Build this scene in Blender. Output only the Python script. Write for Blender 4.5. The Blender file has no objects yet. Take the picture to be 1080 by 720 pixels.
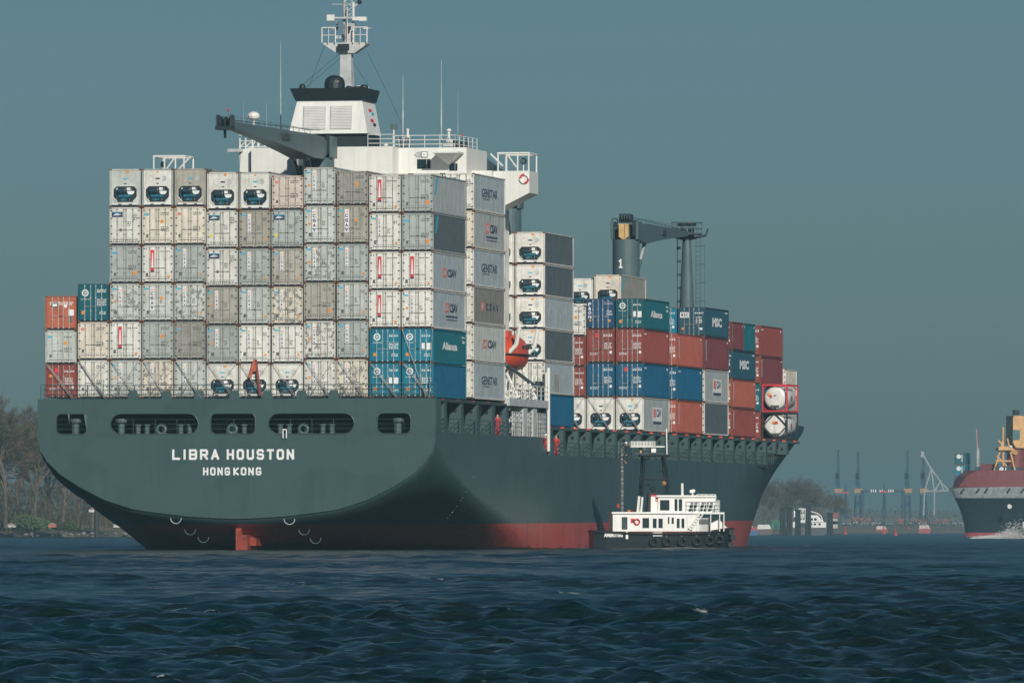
import bpy, bmesh, math, random
import numpy as np
from mathutils import Vector, Matrix

sc = bpy.context.scene
R = math.radians
# ---------------------------------------------------------------- camera
F = 9290.0                      # focal length in pixels of the 1080 px wide photograph
HZ = 558.0                      # horizon row
CH = 1.6                        # eye height above the water
cam_d = bpy.data.cameras.new('camera'); cam = bpy.data.objects.new('camera', cam_d)
sc.collection.objects.link(cam); sc.camera = cam
cam_d.sensor_width = 36; cam_d.lens = F/1080*36
cam_d.shift_y = (HZ-360)/1080
cam_d.clip_start = 1; cam_d.clip_end = 30000
cam.location = (0, 0, CH); cam.rotation_euler = (R(90), 0, 0)
# ---------------------------------------------------------------- world, sun, exposure
SUN_AZ, SUN_EL = R(163), R(25)
w = bpy.data.worlds.new('World'); sc.world = w; w.use_nodes = True
nt = w.node_tree; bg = nt.nodes['Background']
sky = nt.nodes.new('ShaderNodeTexSky'); sky.sky_type = 'NISHITA'; sky.sun_disc = False
sky.sun_elevation = SUN_EL; sky.sun_rotation = SUN_AZ
sky.air_density = 1.0; sky.dust_density = 0.6; sky.ozone_density = 4.0; sky.altitude = 0
tint = nt.nodes.new('ShaderNodeMix'); tint.data_type = 'RGBA'; tint.blend_type = 'MULTIPLY'; tint.inputs[0].default_value = 1
tint.inputs[7].default_value = (.455, .645, .78, 1)      # the photograph's cool white balance
nt.links.new(sky.outputs[0], tint.inputs[6]); nt.links.new(tint.outputs[2], bg.inputs[0]); bg.inputs[1].default_value = 0.05
sv = Vector((math.sin(SUN_AZ)*math.cos(SUN_EL), math.cos(SUN_AZ)*math.cos(SUN_EL), math.sin(SUN_EL)))
sd = bpy.data.lights.new('sun', 'SUN'); sd.energy = 4.15; sd.angle = R(0.5); sd.color = (1.0, 0.955, 0.87)
so = bpy.data.objects.new('sun', sd); sc.collection.objects.link(so)
so.rotation_euler = sv.to_track_quat('Z', 'Y').to_euler(); so.location = (0, 0, 200)
sc.view_settings.view_transform = 'Standard'; sc.view_settings.look = 'None'
sc.view_settings.exposure = 0.0; sc.view_settings.gamma = 1
sc.render.engine = 'CYCLES'
try:
    sc.cycles.use_denoising = True
    sc.cycles.max_bounces = 6; sc.cycles.diffuse_bounces = 2; sc.cycles.glossy_bounces = 3
except Exception: pass
COL = sc.collection
rnd = random.Random(7)

# ---------------------------------------------------------------- materials
def nodes(name):
    m = bpy.data.materials.new(name); m.use_nodes = True
    t = m.node_tree; b = t.nodes['Principled BSDF']
    return m, t, b
def N(t, kind, **kw):
    n = t.nodes.new(kind)
    for k, v in kw.items():
        if k.startswith('i_'):
            n.inputs[int(k[2:])].default_value = v
        else: setattr(n, k, v)
    return n
def mixc(t, fac, a, b, blend='MIX'):
    n = t.nodes.new('ShaderNodeMix'); n.data_type = 'RGBA'; n.blend_type = blend
    for i, v in ((0, fac), (6, a), (7, b)):
        if hasattr(v, 'is_linked') or isinstance(v, bpy.types.NodeSocket): t.links.new(v, n.inputs[i])
        elif i == 0: n.inputs[0].default_value = v
        else: n.inputs[i].default_value = (*v[:3], 1)
    return n.outputs[2]
def ramp(t, src, a, b):
    n = t.nodes.new('ShaderNodeMapRange'); t.links.new(src, n.inputs[0])
    n.inputs[1].default_value = a; n.inputs[2].default_value = b
    n.interpolation_type = 'SMOOTHSTEP'
    return n.outputs[0]
def objcoord(t, scale=(1, 1, 1), rand=True):
    tc = t.nodes.new('ShaderNodeTexCoord'); mp = t.nodes.new('ShaderNodeMapping')
    t.links.new(tc.outputs['Object'], mp.inputs[0]); mp.inputs[3].default_value = scale
    if rand:
        oi = t.nodes.new('ShaderNodeObjectInfo'); mu = N(t, 'ShaderNodeMath', operation='MULTIPLY', i_1=137.0)
        t.links.new(oi.outputs['Random'], mu.inputs[0]); t.links.new(mu.outputs[0], mp.inputs[1])
    return mp.outputs[0]
def noise(t, vec, scale, detail=4, rough=0.6):
    n = N(t, 'ShaderNodeTexNoise'); t.links.new(vec, n.inputs['Vector'])
    n.inputs['Scale'].default_value = scale; n.inputs['Detail'].default_value = detail; n.inputs['Roughness'].default_value = rough
    return n.outputs[0]
MC = {}
def M(name, col=(.5, .5, .5), rough=.6, metal=0, var=.18, streak=.0, sc_=1.2, rust=0.0, emit=None):
    """painted or plain surface with blotches, run-down streaks and a little rust"""
    if name in MC: return MC[name]
    m, t, b = nodes(name)
    v = objcoord(t)
    c = mixc(t, ramp(t, noise(t, v, sc_), .3, .7), tuple(x*(1-var) for x in col), tuple(min(1, x*(1+var)) for x in col))
    if streak:
        v2 = objcoord(t, (2.2, 2.2, .12))
        c = mixc(t, ramp(t, noise(t, v2, 1.4, 5, .7), .42, .75), c, tuple(x*(1-streak) for x in col))
    if rust:
        v3 = objcoord(t, (1, 1, .35))
        c = mixc(t, ramp(t, noise(t, v3, 2.3, 6, .75), .72-rust*.22, .78-rust*.12), c, (.16, .06, .025))
    t.links.new(c, b.inputs['Base Color'])
    b.inputs['Roughness'].default_value = rough; b.inputs['Metallic'].default_value = metal
    MC[name] = m
    return m
def container_paint(name, rust=.25, worn=False):
    m, t, b = nodes(name)
    oi = t.nodes.new('ShaderNodeObjectInfo'); col = oi.outputs['Color']
    v = objcoord(t); v2 = objcoord(t, (2.5, 2.5, .2)); v3 = objcoord(t, (1, 1, .5))
    d = mixc(t, ramp(t, noise(t, v, 1.1), .3, .75), (1, 1, 1), (.78, .77, .74))
    c = mixc(t, 1.0, col, d, 'MULTIPLY')
    s = mixc(t, ramp(t, noise(t, v2, 1.6, 5, .7), .45, .8), (1, 1, 1), (.66, .63, .58))
    c = mixc(t, 1.0, c, s, 'MULTIPLY')
    if worn:
        c = mixc(t, ramp(t, noise(t, v, 2.6, 5, .6), .53, .56), c, (.27, .265, .235))
    c = mixc(t, ramp(t, noise(t, v3, 2.8, 6, .75), .74-rust*.2, .80-rust*.15), c, (.2, .085, .04))
    t.links.new(c, b.inputs['Base Color']); b.inputs['Roughness'].default_value = .5
    return m
PAINT = container_paint('container_paint', .16); WORN = container_paint('worn_container_paint', .25, True)
FRAMEP = container_paint('container_frame_paint', .62)
CAST = M('rusty_casting', (.15, .07, .04), .8, var=.4, sc_=3); BLACK = M('black_rubber_and_gap_shade', (.012, .014, .016), .7)
DARKM = M('machinery_dark', (.012, .035, .05), .45, var=.4, sc_=6); WHITE = M('white_decal', (.78, .78, .76), .6, var=.05)
NAVYD = M('navy_decal', (.015, .03, .09), .6); REDD = M('red_decal', (.62, .04, .05), .6, var=.1); CYAN = M('cyan_decal', (.03, .42, .62), .6, var=.08)
ORANGED = M('orange_decal', (.75, .26, .02), .6, var=.1); YELLOWD = M('yellow_decal', (.75, .62, .06), .6); GREYD = M('grey_decal', (.10, .11, .11), .7)
RODM = M('galvanised_rod', (.34, .33, .30), .5, var=.3, sc_=4); RODD = M('dirty_rod', (.13, .13, .12), .6, var=.3, sc_=4)
PINKD = M('faded_red_decal', (.7, .2, .17), .6); TEALU = M('cooling_teal', (.02, .12, .17), .4, var=.3, sc_=5)
SHIPW = M('ship_white', (.74, .73, .68), .45, var=.05, streak=.12, sc_=.5, rust=.05)
SHIPG = M('ship_grey', (.044, .084, .086), .5, var=.12, streak=.18, sc_=.5)
CRANEG = M('crane_grey', (.075, .12, .13), .5, var=.1, streak=.2, sc_=.6)
DKG = M('dark_deck_grey', (.035, .055, .06), .7, var=.2); FUNB = M('funnel_black', (.010, .02, .025), .5)
GLASS = M('dark_window', (.01, .025, .03), .12, var=.2); LIFEO = M('lifeboat_orange', (.62, .075, .03), .4, var=.12, streak=.15)
LOUV = M('louvre_grey', (.45, .46, .45), .6); TAN = M('tan_panel', (.55, .36, .14), .6)
SKIN = M('skin', (.45, .26, .19), .6); BROWN = M('weathered_wood', (.10, .08, .06), .9)

# ---------------------------------------------------------------- mesh helper
class MB:
    def __init__(s): s.v = []; s.f = []; s.m = []; s.mats = []
    def mi(s, mat):
        if mat not in s.mats: s.mats.append(mat)
        return s.mats.index(mat)
    def add(s, vs, fs, mat):
        o = len(s.v); i = s.mi(mat); s.v += [tuple(p) for p in vs]
        for f in fs: s.f.append(tuple(o+k for k in f)); s.m.append(i)
        return s
    def box(s, x0, x1, y0, y1, z0, z1, mat):
        return s.add([(x, y, z) for z in (z0, z1) for y in (y0, y1) for x in (x0, x1)],
              [(0, 2, 3, 1), (4, 5, 7, 6), (0, 1, 5, 4), (2, 6, 7, 3), (0, 4, 6, 2), (1, 3, 7, 5)], mat)
    def hexa(s, lo, hi, mat):   # two quads of 4 points (ccw from above)
        return s.add(list(lo)+list(hi), [(3, 2, 1, 0), (4, 5, 6, 7), (0, 1, 5, 4), (1, 2, 6, 5), (2, 3, 7, 6), (3, 0, 4, 7)], mat)
    def prism(s, pts, ax, a, b, mat):   # polygon in the two other axes, extruded along ax from a to b
        def P(p, t): return (t, p[0], p[1]) if ax == 'x' else (p[0], t, p[1]) if ax == 'y' else (p[0], p[1], t)
        n = len(pts)
        return s.add([P(p, a) for p in pts]+[P(p, b) for p in pts],
              [tuple(range(n))[::-1], tuple(range(n, 2*n))]+[(i, (i+1) % n, n+(i+1) % n, n+i) for i in range(n)], mat)
    def tube(s, p, q, r, mat, r2=None, n=6, cap=True):
        p = Vector(p); q = Vector(q); d = (q-p)
        if d.length < 1e-6: return s
        d.normalize(); a = d.orthogonal().normalized(); b = d.cross(a); r2 = r if r2 is None else r2
        vs = [p+(a*math.cos(2*math.pi*i/n)+b*math.sin(2*math.pi*i/n))*r for i in range(n)]
        vs += [q+(a*math.cos(2*math.pi*i/n)+b*math.sin(2*math.pi*i/n))*r2 for i in range(n)]
        fs = [(i, (i+1) % n, n+(i+1) % n, n+i) for i in range(n)]
        if cap: fs += [tuple(range(n))[::-1], tuple(range(n, 2*n))]
        return s.add(vs, fs, mat)
    def path(s, pts, r, mat, n=5):
        for a, b in zip(pts, pts[1:]): s.tube(a, b, r, mat, n=n)
        return s
    def ball(s, c, r, mat, seg=10, rings=6, sx=1, sy=1, sz=1, z0=-1.0):
        vs = []; fs = []
        for j in range(rings+1):
            ph = math.asin(z0)+(math.pi/2-math.asin(z0))*j/rings
            for i in range(seg):
                th = 2*math.pi*i/seg
                vs.append((c[0]+r*sx*math.cos(ph)*math.cos(th), c[1]+r*sy*math.cos(ph)*math.sin(th), c[2]+r*sz*math.sin(ph)))
        for j in range(rings):
            for i in range(seg):
                fs.append((j*seg+i, j*seg+(i+1) % seg, (j+1)*seg+(i+1) % seg, (j+1)*seg+i))
        return s.add(vs, fs, mat)
    def ring(s, c, R_, r, mat, ax='y', n=16, a0=0, a1=2*math.pi):
        pts = []
        for i in range(n+1):
            t = a0+(a1-a0)*i/n; x, y = R_*math.cos(t), R_*math.sin(t)
            pts.append((c[0]+x, c[1], c[2]+y) if ax == 'y' else (c[0], c[1]+x, c[2]+y) if ax == 'x' else (c[0]+x, c[1]+y, c[2]))
        return s.path(pts, r, mat, 5)
    def rail(s, pts, h, mat, rails=3, step=1.5, r=.025):
        for k in range(rails):
            s.path([(p[0], p[1], p[2]+h*(k+1)/rails) for p in pts], r, mat, 4)
        for a, b in zip(pts, pts[1:]):
            a = Vector(a); b = Vector(b); n = max(1, int(round((b-a).length/step)))
            for i in range(n+1):
                p = a.lerp(b, i/n); s.tube(p, p+Vector((0, 0, h)), r, mat, n=4)
        return s
    def mesh(s, name, smooth=False):
        me = bpy.data.meshes.new(name); me.from_pydata(s.v, [], s.f)
        for m in s.mats: me.materials.append(m)
        me.polygons.foreach_set('material_index', s.m)
        if smooth: me.polygons.foreach_set('use_smooth', [True]*len(s.f))
        me.update(); return me
    def obj(s, name, parent=None, smooth=False, loc=None, rz=0):
        o = bpy.data.objects.new(name, s.mesh(name, smooth)); COL.objects.link(o)
        if parent: o.parent = parent
        if loc: o.location = loc
        if rz: o.rotation_euler = (0, 0, rz)
        return o
def tag(o, label=None, cat=None, group=None, kind=None):
    for k, v in (('label', label), ('category', cat), ('group', group), ('kind', kind)):
        if v: o[k] = v
    return o
def empty(name, loc=(0, 0, 0), rz=0, label=None, cat=None, group=None, parent=None):
    o = bpy.data.objects.new(name, None); COL.objects.link(o); o.location = loc; o.rotation_euler = (0, 0, rz)
    if parent: o.parent = parent
    return tag(o, label, cat, group)
def inst(name, mesh, parent=None, color=None, loc=None):
    o = bpy.data.objects.new(name, mesh); COL.objects.link(o)
    if parent: o.parent = parent
    if color: o.color = (*color, 1)
    if loc: o.location = loc
    return o
def copy_tree(o, parent=None):
    c = o.copy(); COL.objects.link(c)
    if parent: c.parent = parent
    for ch in list(o.children): copy_tree(ch, c)
    return c
TXT = {}
def text_geo(s, bold=.02, narrow=1):
    if s in TXT: return TXT[s]
    cu = bpy.data.curves.new('t', 'FONT'); cu.body = s; cu.offset = bold; cu.resolution_u = 2
    o = bpy.data.objects.new('t', cu); COL.objects.link(o)
    me = bpy.data.meshes.new_from_object(o.evaluated_get(bpy.context.evaluated_depsgraph_get()))
    v = np.array([p.co[:2] for p in me.vertices]); f = [tuple(p.vertices) for p in me.polygons]
    lo = v.min(0); hi = v.max(0); v = (v-lo)/(hi-lo)
    bpy.data.objects.remove(o); bpy.data.curves.remove(cu); bpy.data.meshes.remove(me)
    TXT[s] = (v, f); return TXT[s]
def put_text(mb, s, a0, a1, z0, z1, off, mat, face='aft', bold=.02):
    """text filling a rectangle: face 'aft' lies in the x-z plane seen from -y, 'stb' in the y-z plane seen from +x"""
    v, f = text_geo(s, bold)
    if face == 'aft': vs = [(a0+(a1-a0)*p[0], off, z0+(z1-z0)*p[1]) for p in v]
    else: vs = [(off, a0+(a1-a0)*p[0], z0+(z1-z0)*p[1]) for p in v]
    mb.add(vs, f, mat)

# ---------------------------------------------------------------- the ship's own frame
PHI = R(11.4); SO = Vector((-21.0, 670.6, 0)); CP, SP = math.cos(PHI), math.sin(PHI)
def W(v, u, z=0): return Vector((SO.x+CP*v+SP*u, SO.y-SP*v+CP*u, z))
def S(px, py, u):
    """where a point measured in the photograph lies on the ship's cross-section at u: (v, z)"""
    k = (px-540)/F; v = (k*(SO.y+CP*u)-SO.x-SP*u)/(CP+SP*k) if px else 0.0; Y = SO.y+CP*u-SP*v
    return v, CH-(py-HZ)/F*Y
def at(px, py, Y): return Vector(((px-540)/F*Y, Y, CH-(py-HZ)/F*Y))

# ================================================================= WATER
CPHI, SPHI, SOX, SOY = math.cos(R(11.4)), math.sin(R(11.4)), -21.0, 670.6
def build_water():
    rs = np.random.RandomState(3)
    Ys = [55.0]
    while Ys[-1] < 9000: Ys.append(Ys[-1]+max(.09, Ys[-1]*.00125))
    Ys = np.array([-250., -20., 30.]+Ys); nr = len(Ys)
    inner = np.linspace(-1, 1, 520); half = .070
    outer = np.array([1.08, 1.25, 1.6, 2.5, 5, 12, 40])
    sgrid = np.concatenate([-outer[::-1], inner, outer]); nc = len(sgrid)
    Yc = np.clip(Ys, 55, None)
    X = np.clip(sgrid[None, :]*half*Yc[:, None]*1.0, -3400, 3400)
    X[:, 0] = -3500; X[:, -1] = 3500
    Y = np.repeat(Ys[:, None], nc, 1)
    dY = np.maximum(.09, Yc*.00125)[:, None]
    H = np.zeros_like(X); DX = np.zeros_like(X); DY = np.zeros_like(X); CR = np.zeros_like(X)
    edge = np.ones(nc); edge[:6] = 0; edge[-6:] = 0
    comps = []
    for i in range(170):
        L = math.exp(rs.uniform(math.log(.3), math.log(7.0)))
        th = rs.normal(-math.pi/2+.2, .5 if L > 2 else .75)
        a = .0074*L**.38*rs.uniform(.5, 1.4)*(1.3 if L < 1.4 else .92)
        comps.append((L, th, a, rs.uniform(0, 6.28)))
    group = (.75+.45*np.sin(X*.06+Y*.021+1)*np.sin(X*-.023+Y*.034))
    for L, th, a, ph in comps:
        k = 2*math.pi/L; fade = np.clip((L/dY-2.0)/1.8, 0, 1)
        ang = k*(math.cos(th)*X+math.sin(th)*Y)+ph
        s_, c_ = np.sin(ang), np.cos(ang); A = a*fade*group
        H += A*c_; DX -= .22*math.cos(th)*A*s_; DY -= .22*math.sin(th)*A*s_; CR += A*k*c_
    m = edge[None, :]*np.clip((Ys[:, None]-30)/30, 0, 1)
    X2 = X+DX*m; Y2 = Y+DY*m; Z = H*m
    co = np.stack([X2, Y2, Z], -1).reshape(-1, 3)
    idx = np.arange(nr*nc).reshape(nr, nc)
    q = np.stack([idx[:-1, :-1], idx[:-1, 1:], idx[1:, 1:], idx[1:, :-1]], -1).reshape(-1, 4)
    me = bpy.data.meshes.new('river_water'); me.vertices.add(len(co)); me.vertices.foreach_set('co', co.astype(np.float32).ravel())
    me.loops.add(q.size); me.loops.foreach_set('vertex_index', q.ravel().astype(np.int32))
    me.polygons.add(len(q)); me.polygons.foreach_set('loop_start', np.arange(0, q.size, 4, dtype=np.int32))
    me.polygons.foreach_set('use_smooth', np.ones(len(q), dtype=bool))
    me.update(calc_edges=True)
    # foam on the steepest crests, in the wash of the hull and along the pilot boat
    foam = np.clip((CR-1.25)/.55, 0, 1)*np.clip((H-.07)/.06, 0, 1)
    def blob(cx, cy, rx, ry, s): return s*np.exp(-((X-cx)/rx)**2-((Y-cy)/ry)**2)
    foam = foam+blob(6.4, 716, 1.3, 1.6, 1.6)+blob(12, 715, 6, .8, .5)+blob(18.2, 717, 2.0, 1.0, .6)
    foam = foam+blob(98, 1720, 26, 16, 1.4)+blob(60, 1500, 12, 10, .5)
    foam = foam+blob(-23, 664, 6, 2.5, .5)+blob(-12, 662, 5, 1.5, .4)+blob(-2, 664, 8, 1.5, .4)
    vv_ = CPHI*(X-SOX)-SPHI*(Y-SOY); uu_ = SPHI*(X-SOX)+CPHI*(Y-SOY)
    pat = .5+.5*np.sin(uu_*.9+2*np.sin(uu_*.31))*np.sin(uu_*.37+1)
    foam = foam+1.3*np.exp(-((vv_-16.9)/1.2)**2)*(uu_ > 22)*(uu_ < 165)*pat+1.1*np.exp(-((uu_+2)/2.2)**2)*(np.abs(vv_) < 15)*np.clip(np.sin(vv_*.8+1)*np.sin(vv_*.31), 0, 1)
    r5 = np.random.RandomState(8); keep = foam*0
    for _ in range(60):
        cy = 150*math.exp(r5.uniform(0, 1.95)**1.0); cx = r5.uniform(-.06, .066)*cy; sx = r5.uniform(.2, .8)*(cy/300)**.6
        row = slice(int(np.searchsorted(Ys, cy-12)), int(np.searchsorted(Ys, cy+12)))
        keep[row] += r5.uniform(.6, 1.5)*np.exp(-((X[row]-cx)/sx)**2-((Y[row]-cy)/(.35+sx*.5))**2)
    foam = foam+keep*np.clip(H/.05, 0, 1)
    a2 = me.attributes.new('far', 'FLOAT', 'POINT'); a2.data.foreach_set('value', (np.clip((Y-110)/700, 0, 1)**.7*.10).astype(np.float32).ravel())
    at_ = me.attributes.new('foam', 'FLOAT', 'POINT'); at_.data.foreach_set('value', (foam*m).astype(np.float32).ravel())
    mt, t, b = nodes('river_water')
    tc = N(t, 'ShaderNodeTexCoord')
    mp = N(t, 'ShaderNodeMapping'); t.links.new(tc.outputs['Object'], mp.inputs[0]); mp.inputs[3].default_value = (1, 1.6, 1)
    n1 = noise(t, mp.outputs[0], 2.2, 7, .66); n2 = noise(t, mp.outputs[0], .09, 3, .5)
    bp = N(t, 'ShaderNodeBump'); bp.inputs['Strength'].default_value = 1.0; bp.inputs['Distance'].default_value = .36
    t.links.new(n1, bp.inputs['Height']); t.links.new(bp.outputs[0], b.inputs['Normal'])
    col = mixc(t, ramp(t, n2, .35, .7), (.0022, .024, .029), (.007, .017, .012))
    fa = N(t, 'ShaderNodeAttribute', attribute_name='foam')
    fn = noise(t, mp.outputs[0], 3.5, 6, .7)
    ad = N(t, 'ShaderNodeMath', operation='MULTIPLY'); t.links.new(fa.outputs['Fac'], ad.inputs[0]); t.links.new(ramp(t, fn, .46, .66), ad.inputs[1])
    fm = ramp(t, ad.outputs[0], .12, .6)
    col = mixc(t, fm, col, (.55, .56, .52))
    t.links.new(col, b.inputs['Base Color'])
    b.inputs['IOR'].default_value = 1.33; b.inputs['Specular IOR Level'].default_value = .5; b.inputs['Specular Tint'].default_value = (.42, .88, .90, 1)
    rr = N(t, 'ShaderNodeMapRange'); t.links.new(fm, rr.inputs[0]); rr.inputs[3].default_value = .13; rr.inputs[4].default_value = .8
    fr_ = N(t, 'ShaderNodeAttribute', attribute_name='far'); ar = N(t, 'ShaderNodeMath', operation='ADD'); t.links.new(rr.outputs[0], ar.inputs[0]); t.links.new(fr_.outputs['Fac'], ar.inputs[1])
    t.links.new(ar.outputs[0], b.inputs['Roughness'])
    me.materials.append(mt)
    o = bpy.data.objects.new('river_water', me); COL.objects.link(o); tag(o, kind='structure')
build_water()

# ================================================================= THE CONTAINER SHIP
ship = empty('container_ship', SO, -PHI, 'big grey container ship seen from astern, loaded high with containers', 'container ship')
HB = 15.55
TV = [0, 1.5, 4, 7.05, 8.1, 10.3, 12.3, 13.8, 14.8, 15.35, HB]
TZ = [2.4, 2.45, 2.6, 2.98, 3.15, 3.85, 4.85, 5.8, 6.75, 7.6, 8.4]
def tz(v): return float(np.interp(abs(v), TV, TZ))
def drop(u): return .748*u**.651 if u > 0 else 0
BOWPX = [(-2, 781), (0, 787), (2.5, 795), (4.9, 804), (6.9, 816), (9.2, 834), (10.6, 845), (11.5, 850), (14, 858)]
def Lz(z): return 203+1.25*max(z, 0)
def pz(z): return 1.7+.06*max(z, 0)
_u0 = {}
def u0z(z):
    key = round(z, 2)
    if key in _u0: return _u0[key]
    tgt = float(np.interp(z, [b[0] for b in BOWPX], [b[1] for b in BOWPX]))
    L = Lz(z); lo, hi = 62.0, L-8
    for _ in range(30):
        mid = (lo+hi)/2; u = np.linspace(mid, L, 120); v = HB*(1-((u-mid)/(L-mid))**pz(z))
        px = (540+F*(SO.x+CP*v+SP*u)/(SO.y-SP*v+CP*u)).max()
        if px > tgt: hi = mid
        else: lo = mid
    _u0[key] = mid; return mid
def B(u, z):
    a, L = u0z(z), Lz(z)
    return HB if u <= a else HB*max(0, 1-((u-a)/(L-a))**pz(z))
def top(u):
    if u < 43.5: return 9.0
    if u < 152: return 7.6
    return float(np.interp(u, [152, 157, 164, 174, 184, 220], [7.6, 8.3, 9.7, 11.0, 11.6, 12.4]))
def build_hull():
    m, t, b = nodes('hull_paint')
    v = objcoord(t, rand=False); vs_ = objcoord(t, (1, .35, .05), False)
    g = mixc(t, ramp(t, noise(t, v, .25, 4), .35, .7), (.038, .076, .077), (.050, .094, .094))
    g = mixc(t, ramp(t, noise(t, vs_, 2.2, 5, .7), .45, .8), g, (.034, .064, .066))
    plate = noise(t, objcoord(t, (.2, .22, .35), False), 1.0, 0)
    g = mixc(t, ramp(t, plate, .5, .53), g, (.044, .084, .086))
    red = mixc(t, ramp(t, noise(t, vs_, 2.6, 5, .7), .35, .75), (.44, .070, .052), (.27, .052, .042))
    sp = N(t, 'ShaderNodeSeparateXYZ'); t.links.new(v, sp.inputs[0])
    def M2(op, a, bb):
        n = N(t, 'ShaderNodeMath', operation=op)
        for i, x in enumerate((a, bb)):
            if isinstance(x, (int, float)): n.inputs[i].default_value = x
            else: t.links.new(x, n.inputs[i])
        return n.outputs[0]
    lim = M2('ADD', M2('MULTIPLY', sp.outputs[1], .0030), 1.98)
    below = M2('LESS_THAN', sp.outputs[2], lim)
    g = mixc(t, ramp(t, noise(t, objcoord(t, (.7, .7, .09), False), 1.3, 6, .75), .66, .80), g, (.075, .055, .042))
    c = mixc(t, below, g, red)
    # weed and wet scum line
    wn = noise(t, objcoord(t, (.15, .15, .5), False), 1.0, 4, .7)
    wl = M2('ADD', M2('MULTIPLY', wn, 1.8), -.55)
    wl = M2('SUBTRACT', wl, M2('MULTIPLY', sp.outputs[1], .006))
    scum = M2('LESS_THAN', sp.outputs[2], wl)
    c = mixc(t, M2('MULTIPLY', scum, .85), c, (.014, .018, .018))
    t.links.new(c, b.inputs['Base Color']); b.inputs['Roughness'].default_value = .42
    n2 = noise(t, objcoord(t, (.5, .5, .25), False), 1.0, 2)
    bp = N(t, 'ShaderNodeBump'); bp.inputs['Strength'].default_value = .25; bp.inputs['Distance'].default_value = .12
    t.links.new(n2, bp.inputs['Height']); t.links.new(bp.outputs[0], b.inputs['Normal'])
    mb = MB()
    def grid(rows):
        n = len(rows[0]); vs = [p for r in rows for p in r]
        fs = [(i*n+j, i*n+j+1, (i+1)*n+j+1, (i+1)*n+j) for i in range(len(rows)-1) for j in range(n-1)]
        mb.add(vs, fs, m)
    us = [0, .05, .2, .5, 1, 1.6, 2.4, 3.4, 4.6, 6, 8, 10, 12, 14, 17, 20, 23, 26, 29, 32, 35, 38, 41, 43.5, 43.55, 47, 52, 58, 62]
    vv = list(np.linspace(0, 6, 5))+[7.05, 8.1, 9.2, 10.3, 11.3, 12.3, 13.1, 13.8, 14.3, 14.8, 15.1, 15.35, 15.48, HB]
    for sgn in (1, -1):
        rows = []
        for u in us:
            d = drop(u) if u < 45 else drop(45)+(u-45)*.3
            zc = 2.4-d; zo = tz(HB)-d; ex = float(np.interp(u, [0, 3, 9, 24, 34, 45], [1, .85, .52, .5, .8, 2.5]))
            r = [(sgn*x, u, max(zc+(zo-zc)*((tz(x)-2.4)/6.0)**ex, -2)) for x in vv]
            ze = r[-1][2]; tp = top(u)
            r += [(sgn*HB, u, ze+(tp-ze)*k/8) for k in range(1, 9)]
            rows.append(r if sgn > 0 else r[::-1])
        grid(rows)
        rows = []
        for i in range(61):
            tt = i/60; r = []
            tt = 1-(1-tt)**1.25
            for j in range(25):
                up = 62+(Lz(7)-62)*tt; z = -2+(top(up)+2)*j/24
                u = 62+(Lz(z)-62)*tt
                r.append((sgn*B(u, z), u, z))
            rows.append(r if sgn > 0 else r[::-1])
        grid(rows)
    me = mb.mesh('hull', True)
    o = bpy.data.objects.new('hull', me); COL.objects.link(o); o.parent = ship
    try:
        me.set_sharp_from_angle(angle=R(40))
    except Exception: pass
    return o, m
hull, HULLM = build_hull()

def rrect(x0, x1, z0, z1, r, n=5):
    pts = []
    for cx, cz, a in ((x1-r, z1-r, 0), (x0+r, z1-r, 90), (x0+r, z0+r, 180), (x1-r, z0+r, 270)):
        for i in range(n+1):
            t = R(a+90*i/n); pts.append((cx+r*math.cos(t), cz+r*math.sin(t)))
    return pts
def plate_with_holes(name, outer, holes, thick, mat, parent):
    cu = bpy.data.curves.new(name, 'CURVE'); cu.dimensions = '2D'; cu.fill_mode = 'BOTH'; cu.extrude = thick/2
    for pts in [outer]+holes:
        s = cu.splines.new('POLY'); s.points.add(len(pts)-1); s.use_cyclic_u = True
        for p, q in zip(s.points, pts): p.co = (q[0], q[1], 0, 1)
    o = bpy.data.objects.new('tmp', cu); COL.objects.link(o)
    me = bpy.data.meshes.new_from_object(o.evaluated_get(bpy.context.evaluated_depsgraph_get()))
    me.transform(Matrix.Rotation(R(90), 4, 'X')); me.name = name
    bpy.data.objects.remove(o); bpy.data.curves.remove(cu)
    me.materials.clear(); me.materials.append(mat)
    ob = bpy.data.objects.new(name, me); COL.objects.link(ob); ob.parent = parent
    return ob
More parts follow.
